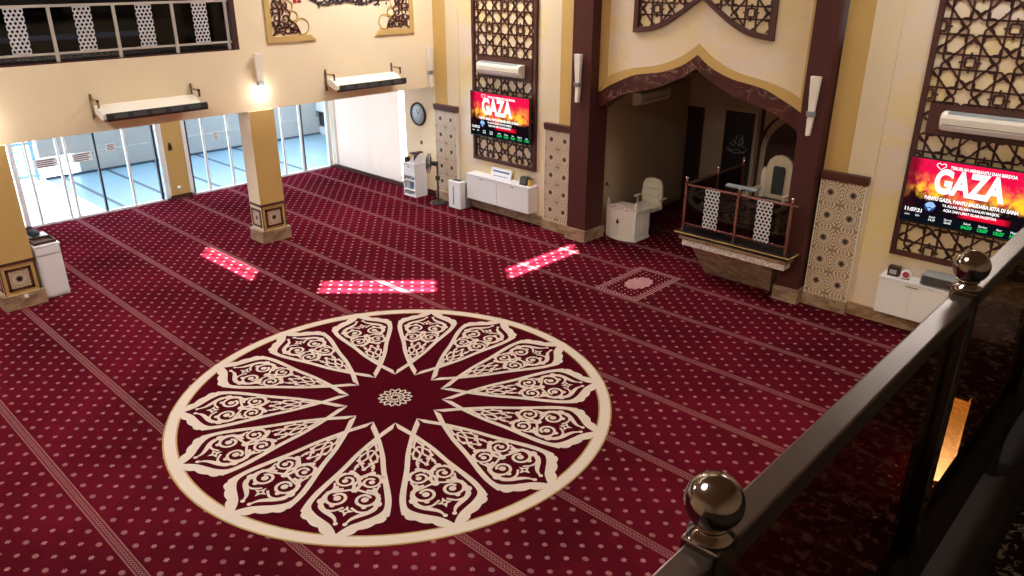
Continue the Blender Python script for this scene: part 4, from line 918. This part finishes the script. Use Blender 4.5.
def small(name, lab, cat, parts, loc=(0, 0, 0)):
    t = thing(name, loc, lab, cat)
    for nm, mb_, m, *r_ in parts: mb_.build(nm, m, t, r_[0] if r_ else 0, loc=(0, 0, 0))
    return t
t = small('desk_sign', 'white sign with blue print leaning on the wall on the left white cabinet', 'sign', [('board', MB().hexa([(-.31, -.02, 0), (.31, -.02, 0), (.31, .0, 0), (-.31, .0, 0)], [(-.31, .04, .20), (.31, .04, .20), (.31, .06, .20), (-.31, .06, .20)]), M['white']),
    ('print', MB().hexa([(-.22, -.013, .03), (.22, -.013, .03), (.22, -.003, .03), (-.22, -.003, .03)], [(-.22, .005, .07), (.22, .005, .07), (.22, .015, .07), (-.22, .015, .07)]).hexa([(-.25, .013, .115), (.25, .013, .115), (.25, .023, .115), (-.25, .023, .115)], [(-.25, .03, .165), (.25, .03, .165), (.25, .04, .165), (-.25, .04, .165)]), M['txt_blue'] if False else M['ink_blue'])], (-11.72, YQ - .10, .866))
small('tabletop_speaker', 'small black speaker box at the right end of the left white cabinet', 'speaker', [('case', MB().hexa([(-.10, -.08, 0), (.10, -.08, 0), (.10, .08, 0), (-.10, .08, 0)], [(-.10, -.04, .17), (.10, -.04, .17), (.10, .08, .17), (-.10, .08, .17)]), M['black'], .006), ('grille', MB().hexa([(-.07, -.078, .03), (.07, -.078, .03), (.07, -.06, .03), (-.07, -.06, .03)], [(-.07, -.055, .13), (.07, -.055, .13), (.07, -.04, .13), (-.07, -.04, .13)]), M['darkgrey'])], (-10.95, YQ - .14, .866))
small('wooden_block', 'small brown wooden piece beside the black speaker box on the left cabinet', 'box', [('body', MB().box(-.035, -.05, 0, .035, .05, .14), M['gold'], .006), ('lid', MB().box(-.038, -.053, .14, .038, .053, .155), M['cap'])], (-10.79, YQ - .14, .866))
small('tissue_box', 'small dark box on the left end of the right white cabinet', 'box', [('case', MB().box(-.08, -.06, 0, .08, .06, .15), M['brown'], .006), ('front_label', MB().box(-.05, -.063, .04, .05, -.061, .11), M['grey'])], (-3.27, YQ - .15, .866))
small('alarm_clock', 'small red and white round clock beside the dark box on the right cabinet', 'clock', [('case', MB().lathe((0, 0, .075), [(.001, -.03), (.07, -.03), (.075, 0), (.07, .03), (.001, .03)], 24, 'y'), M['white']), ('face', MB().lathe((0, -.031, .075), [(.001, 0), (.05, 0), (.05, -.003), (.001, -.003)], 20, 'y'), M['red_ink']), ('foot', MB().box(-.05, -.03, 0, .05, .03, .012), M['black'])], (-3.08, YQ - .19, .866))
small('grey_device', 'flat grey device box on the right cabinet beside the ball finial', 'device', [('case', MB().box(-.24, -.13, .015, .24, .13, .17), M['grey'], .006), ('front_panel', MB().box(-.22, -.138, .03, .22, -.131, .155), M['darkgrey']), ('knob', MB().cyl((.15, -.138, .09), (.15, -.155, .09), .022), M['chrome']), ('feet', MB().box(-.2, -.1, 0, -.17, .1, .015).box(.17, -.1, 0, .2, .1, .015), M['black'])], (-2.62, YQ - .15, .866))

# shelf unit in the corner
sx0, sx1, sy0, sy1, sh = -14.66, -14.22, 11.64, 12.02, .80
t = thing('shelf_unit', ((sx0 + sx1) / 2, (sy0 + sy1) / 2, 0), 'white shelf unit with open shelves in the corner under the wall clock', 'shelf')
MB().box(sx0, sy0, .03, sx0 + .02, sy1 - .02, sh).build('side_panel', M['white'], t); MB().box(sx1 - .02, sy0, .03, sx1, sy1 - .02, sh).build('side_panel', M['white'], t)
MB().box(sx0, sy1 - .02, .03, sx1, sy1, sh).build('back_panel', M['white'], t); MB().box(sx0, sy0, 0, sx1, sy1, .03).build('bottom_panel', M['white'], t)
MB().box(sx0 - .01, sy0 - .015, sh, sx1 + .01, sy1, sh + .02).build('top', M['white'], t, .003)
dr_ = MB().box(sx0 + .02, sy0 - .005, .52, sx1 - .02, sy0 + .012, .79).build('drawer', M['white'], t, .003); MB().box(-14.48, sy0 - .015, .73, -14.40, sy0 - .006, .745).build('handle', M['black'], dr_)
for z in (.15, .38, .50): MB().box(sx0 + .02, sy0 + .01, z, sx1 - .02, sy1 - .02, z + .018).build('shelf', M['white'], t)
def book(x, y, z, w_, d_, h_, m, lab): o = MB().box(-w_ / 2, -d_ / 2, 0, w_ / 2, d_ / 2, h_).mat(1).box(-w_ / 2 + .002, -d_ / 2 + .003, .003, w_ / 2 - .002, d_ / 2 - .0, h_ + .001).build('book', [m, M['offwhite']], loc=(x, y, z)); tag(o, lab, 'book', 'books in the corner shelf unit'); return o
bc = [M['white'], M['grey'], M['ink_blue'], M['offwhite'], M['grey']]
for k, z in enumerate((.168, .168, .168, .168, .398)):
    book(-14.58 + (k % 4) * .085 + (.1 if k == 4 else 0), 11.78, z, .03 + .006 * k if z < .3 else .2, .16, .19 if z < .3 else .05, bc[k], ['white book at the left of the lower compartment of the corner shelf', 'grey book second from left in the corner shelf', 'blue book in the lower compartment of the corner shelf', 'cream book at the right of the lower compartment of the corner shelf', 'grey book lying flat in the middle compartment of the corner shelf'][k])
small('document_holder', 'white curved file holder on top of the corner shelf unit', 'holder', [('side', MB().prism([(-.16, 0), (.16, 0), (.16, .20), (.10, .24), (0, .22), (-.10, .12), (-.16, .06)], .09, .10, 'x'), M['white']), ('side', MB().prism([(-.16, 0), (.16, 0), (.16, .20), (.10, .24), (0, .22), (-.10, .12), (-.16, .06)], -.06, -.05, 'x'), M['white']), ('base', MB().box(-.05, -.16, 0, .09, .16, .01), M['white']), ('folders', MB().box(-.04, -.05, .01, .08, .15, .26), M['brown'])], (-14.36, 11.83, .821))
small('wooden_box', 'upright light wooden box on top of the corner shelf unit', 'box', [('body', MB().box(-.05, -.06, 0, .05, .06, .20), M['gold'], .004), ('lid', MB().box(-.055, -.065, .20, .055, .065, .225), M['brown'])], (-14.50, 11.84, .821))
small('black_box', 'small black box with a thin rod at the left edge of the corner shelf top', 'box', [('case', MB().box(-.04, -.06, 0, .04, .06, .12), M['black'], .006), ('rod', MB().cyl((.02, .04, .12), (.03, .05, .26), .004), M['black'])], (-14.61, 11.74, .821))
# fan
t = thing('pedestal_fan', (-13.50, 11.74, 0), 'black pedestal fan seen side-on between the corner shelf and the air purifier', 'fan')
MB().lathe((0, 0, 0), [(.20, 0), (.20, .02), (.16, .04), (.03, .06)], 24).build('base', M['black'], t, loc=(0, 0, 0))
MB().cyl((0, 0, .05), (0, 0, .92), .022).build('pole', M['darkgrey'], t, loc=(0, 0, 0)); MB().box(-.04, -.04, .55, .04, .04, .66).build('control_box', M['black'], t, .008, loc=(0, 0, 0))
fd = Vector((-.72, -.62, .05)).normalized(); fo = Vector((0, 0, .95)); a_ = fd.orthogonal().normalized(); b_ = fd.cross(a_)
MB().cyl(fo - fd * .02, fo + fd * .14, .06, .05).build('motor', M['black'], t, loc=(0, 0, 0))
cg = MB(); cc_ = fo + fd * .20
for dd_ in (-.045, .045):
    for r_ in (.23, .16, .09): cg.tube([cc_ + fd * dd_ * (1.0 if r_ < .2 else .5) + (a_ * cos(q * pi / 14) + b_ * sin(q * pi / 14)) * r_ for q in range(29)], .004, 6)
    for q in range(20): v_ = a_ * cos(q * pi / 10) + b_ * sin(q * pi / 10); cg.tube([cc_ + fd * dd_, cc_ + fd * dd_ * .9 + v_ * .16, cc_ + fd * dd_ * .5 + v_ * .23], .0025, 4)
cg.build('guard', M['darkgrey'], t, loc=(0, 0, 0))
bl_ = MB()
for q in range(3):
    a0 = q * 2 * pi / 3; P_ = [cc_ + (a_ * cos(a0 + s_) + b_ * sin(a0 + s_)) * r_ + fd * (.02 * s_) for s_, r_ in ((0, .03), (.1, .2), (.9, .2), (1.3, .12), (.8, .03))]
    bl_.add([p_ for p_ in P_] + [p_ + fd * .004 for p_ in P_], [(0, 1, 2, 3, 4), (9, 8, 7, 6, 5)])
bl_.build('blades', M['darkgrey'], t, loc=(0, 0, 0))
# air purifier
t = thing('air_purifier', (-12.86, 11.83, 0), 'white and grey air purifier on the carpet beside the black fan', 'air purifier')
MB().box(-.20, -.16, .01, .20, .02, .66).build('front_shell', M['offwhite'] if False else M['white'], t, .02, loc=(0, 0, 0)); MB().box(-.19, .02, .01, .19, .18, .62).build('rear_shell', M['grey'], t, .015, loc=(0, 0, 0))
MB().box(-.035, -.166, .10, -.012, -.158, .54).build('slot', M['darkgrey'], t, loc=(0, 0, 0)); MB().box(-.13, -.12, .655, .13, 0, .668).build('vent', M['black'], t, loc=(0, 0, 0))
MB().box(-.18, -.14, 0, .18, .16, .012).build('foot', M['darkgrey'], t, loc=(0, 0, 0))
# cabinet by the leftmost pillar
t = thing('low_cabinet', (-14.3, 3.48, 0), 'white laminate cabinet standing against the leftmost pillar', 'cabinet')
cx0, cx1, cy0, cy1, ch = -14.72, -13.92, 3.27, 3.66, .92
MB().box(cx0, cy0, .02, cx1, cy1, ch).build('body', M['white'], t, .004); MB().box(cx0 - .01, cy0 - .01, ch, cx1 + .02, cy1 + .01, ch + .025).build('top', M['white'], t, .003)
MB().box(cx1, cy0 + .01, .06, cx1 + .014, cy1 - .01, ch - .16).build('end_panel', M['white'], t, .002); MB().box(cx1, cy0 + .01, ch - .14, cx1 + .02, cy1 - .01, ch - .01).build('drawer', M['white'], t, .004)
MB().box(cx0 + .02, cy0 + .02, 0, cx1 - .02, cy1 - .02, .02).build('plinth', M['darkgrey'], t)
lp = MB(); 
lp.add(*(lambda P: (P, [(i * 12 + k, i * 12 + (k + 1) % 12, (i + 1) * 12 + (k + 1) % 12, (i + 1) * 12 + k) for i in range(10) for k in range(12)] + [tuple(range(11, -1, -1)), tuple(120 + k for k in range(12))]))([(-.17 + .034 * i, (.02 + .07 * sin(pi * i / 10) ** .6) * cos(2 * pi * k / 12) * (1 + .12 * sin(i * 2.1 + k)), .055 + (.01 + .045 * sin(pi * i / 10) ** .5) * sin(2 * pi * k / 12)) for i in range(11) for k in range(12)]), True)
small('dark_pouch', 'dark rumpled pouch lying on the white cabinet by the leftmost pillar', 'pouch', [('body', lp, M['dark_teal']), ('strap', MB().tube([(.10, -.03, .07), (.16, -.06, .03), (.17, .0, .015), (.14, .05, .02), (.08, .05, .08)], .008), M['black'])], (-14.55, 3.47, ch + .025))
small('wooden_tray', 'brown wooden tray holding small items on the white cabinet by the leftmost pillar', 'tray', [('base', MB().box(-.16, -.17, 0, .16, .17, .015), M['cap']), ('rim', MB().box(-.16, -.17, .015, -.145, .17, .05).box(.145, -.17, .015, .16, .17, .05).box(-.145, -.17, .015, .145, -.155, .05).box(-.145, .155, .015, .145, .17, .05), M['brown'])], (-14.13, 3.47, ch + .025))
# wall clock
t = thing('wall_clock', (-14.57, YQ, 1.93), 'round black rimmed wall clock above the corner shelf unit', 'clock')
MB().lathe((0, 0, 0), [(.001, 0), (.27, 0), (.285, -.02), (.28, -.05), (.24, -.055), (.23, -.03)], 40, 'y').build('rim', M['black'], t, loc=(0, 0, 0))
MB().lathe((0, 0, 0), [(.001, -.028), (.232, -.028), (.232, -.032), (.001, -.032)], 40, 'y').build('dial', new_mat('pale_blue_dial', S(205, 225, 240), .4), t, loc=(0, 0, 0))
tk = MB()
for q in range(12): a = q * pi / 6; tk.bar((.18 * sin(a), .18 * cos(a)), (.21 * sin(a), .21 * cos(a)), .014, -.036, -.033)
tk.build('hour_marks', M['ink'], t, loc=(0, 0, 0)); 
MB().bar((0, 0), (-.045, .11), .016, -.040, -.036).build('hand', M['ink'], t, loc=(0, 0, 0)); MB().bar((0, 0), (.11, .15), .012, -.044, -.041).build('hand', M['ink'], t, loc=(0, 0, 0))
small('wall_fitting', 'small brown wall fitting on the cream wall below the round clock', 'wall fitting', [('plate', MB().box(-.05, -.02, -.05, .05, 0, .05), M['cap'], .004), ('knob', MB().cyl((0, -.02, 0), (0, -.04, 0), .025), M['brown'])], (-14.50, YQ, 1.25))
small('key_hook', 'small wooden pendant hanging on the gold pier between the glass doors', 'ornament', [('plate', MB().box(0, -.03, -.02, .012, .03, .02), M['cap']), ('pendant', MB().prism([(-.05, -.14), (.05, -.14), (.035, -.02), (-.035, -.02)], .002, .015, 'x'), M['brown'])], (XG + .02, 7.62, 1.33))
small('round_switch', 'round white switch low on the gold pier between the glass doors', 'switch', [('plate', MB().lathe((0, 0, 0), [(.001, 0), (.05, 0), (.05, .012), (.001, .014)], 20, 'x'), M['white']), ('button', MB().lathe((.012, 0, 0), [(.001, 0), (.02, 0), (.02, .008), (.001, .009)], 16, 'x'), M['offwhite'])], (XG + .02, 7.68, .25))
for i, (x, y) in enumerate(AISLE):  # added fittings for the aisle fill lights, hidden behind the beam
    o = MB().box(x - .6, y - .6, 3.30, x + .6, y - .56, 3.35).box(x - .6, y + .56, 3.30, x + .6, y + .6, 3.35).box(x - .6, y - .56, 3.30, x - .56, y + .56, 3.35).box(x + .56, y - .56, 3.30, x + .6, y + .56, 3.35).box(x - .56, y - .56, 3.315, x + .56, y + .56, 3.33).build('fill_light_fitting', M['white'])
    tag(o, 'square white fitting added for a fill light under the left gallery', 'ceiling light', 'added fill lights over the left aisle')
# unseen fittings added around the hall fill lights
for i, (x, y) in enumerate(HALL_FILLS):
    o = MB().box(x - .7, y - .7, 7.90, x + .7, y - .66, 8.0).box(x - .7, y + .66, 7.90, x + .7, y + .7, 8.0).box(x - .7, y - .66, 7.90, x - .66, y + .66, 8.0).box(x + .66, y - .66, 7.90, x + .7, y + .66, 8.0).box(x - .66, y - .66, 7.93, x + .66, y + .66, 7.95).build('fill_light_fitting', M['white'])
    tag(o, 'square white fitting added for a fill light high above the hall', 'ceiling light', 'added hall fill lights')
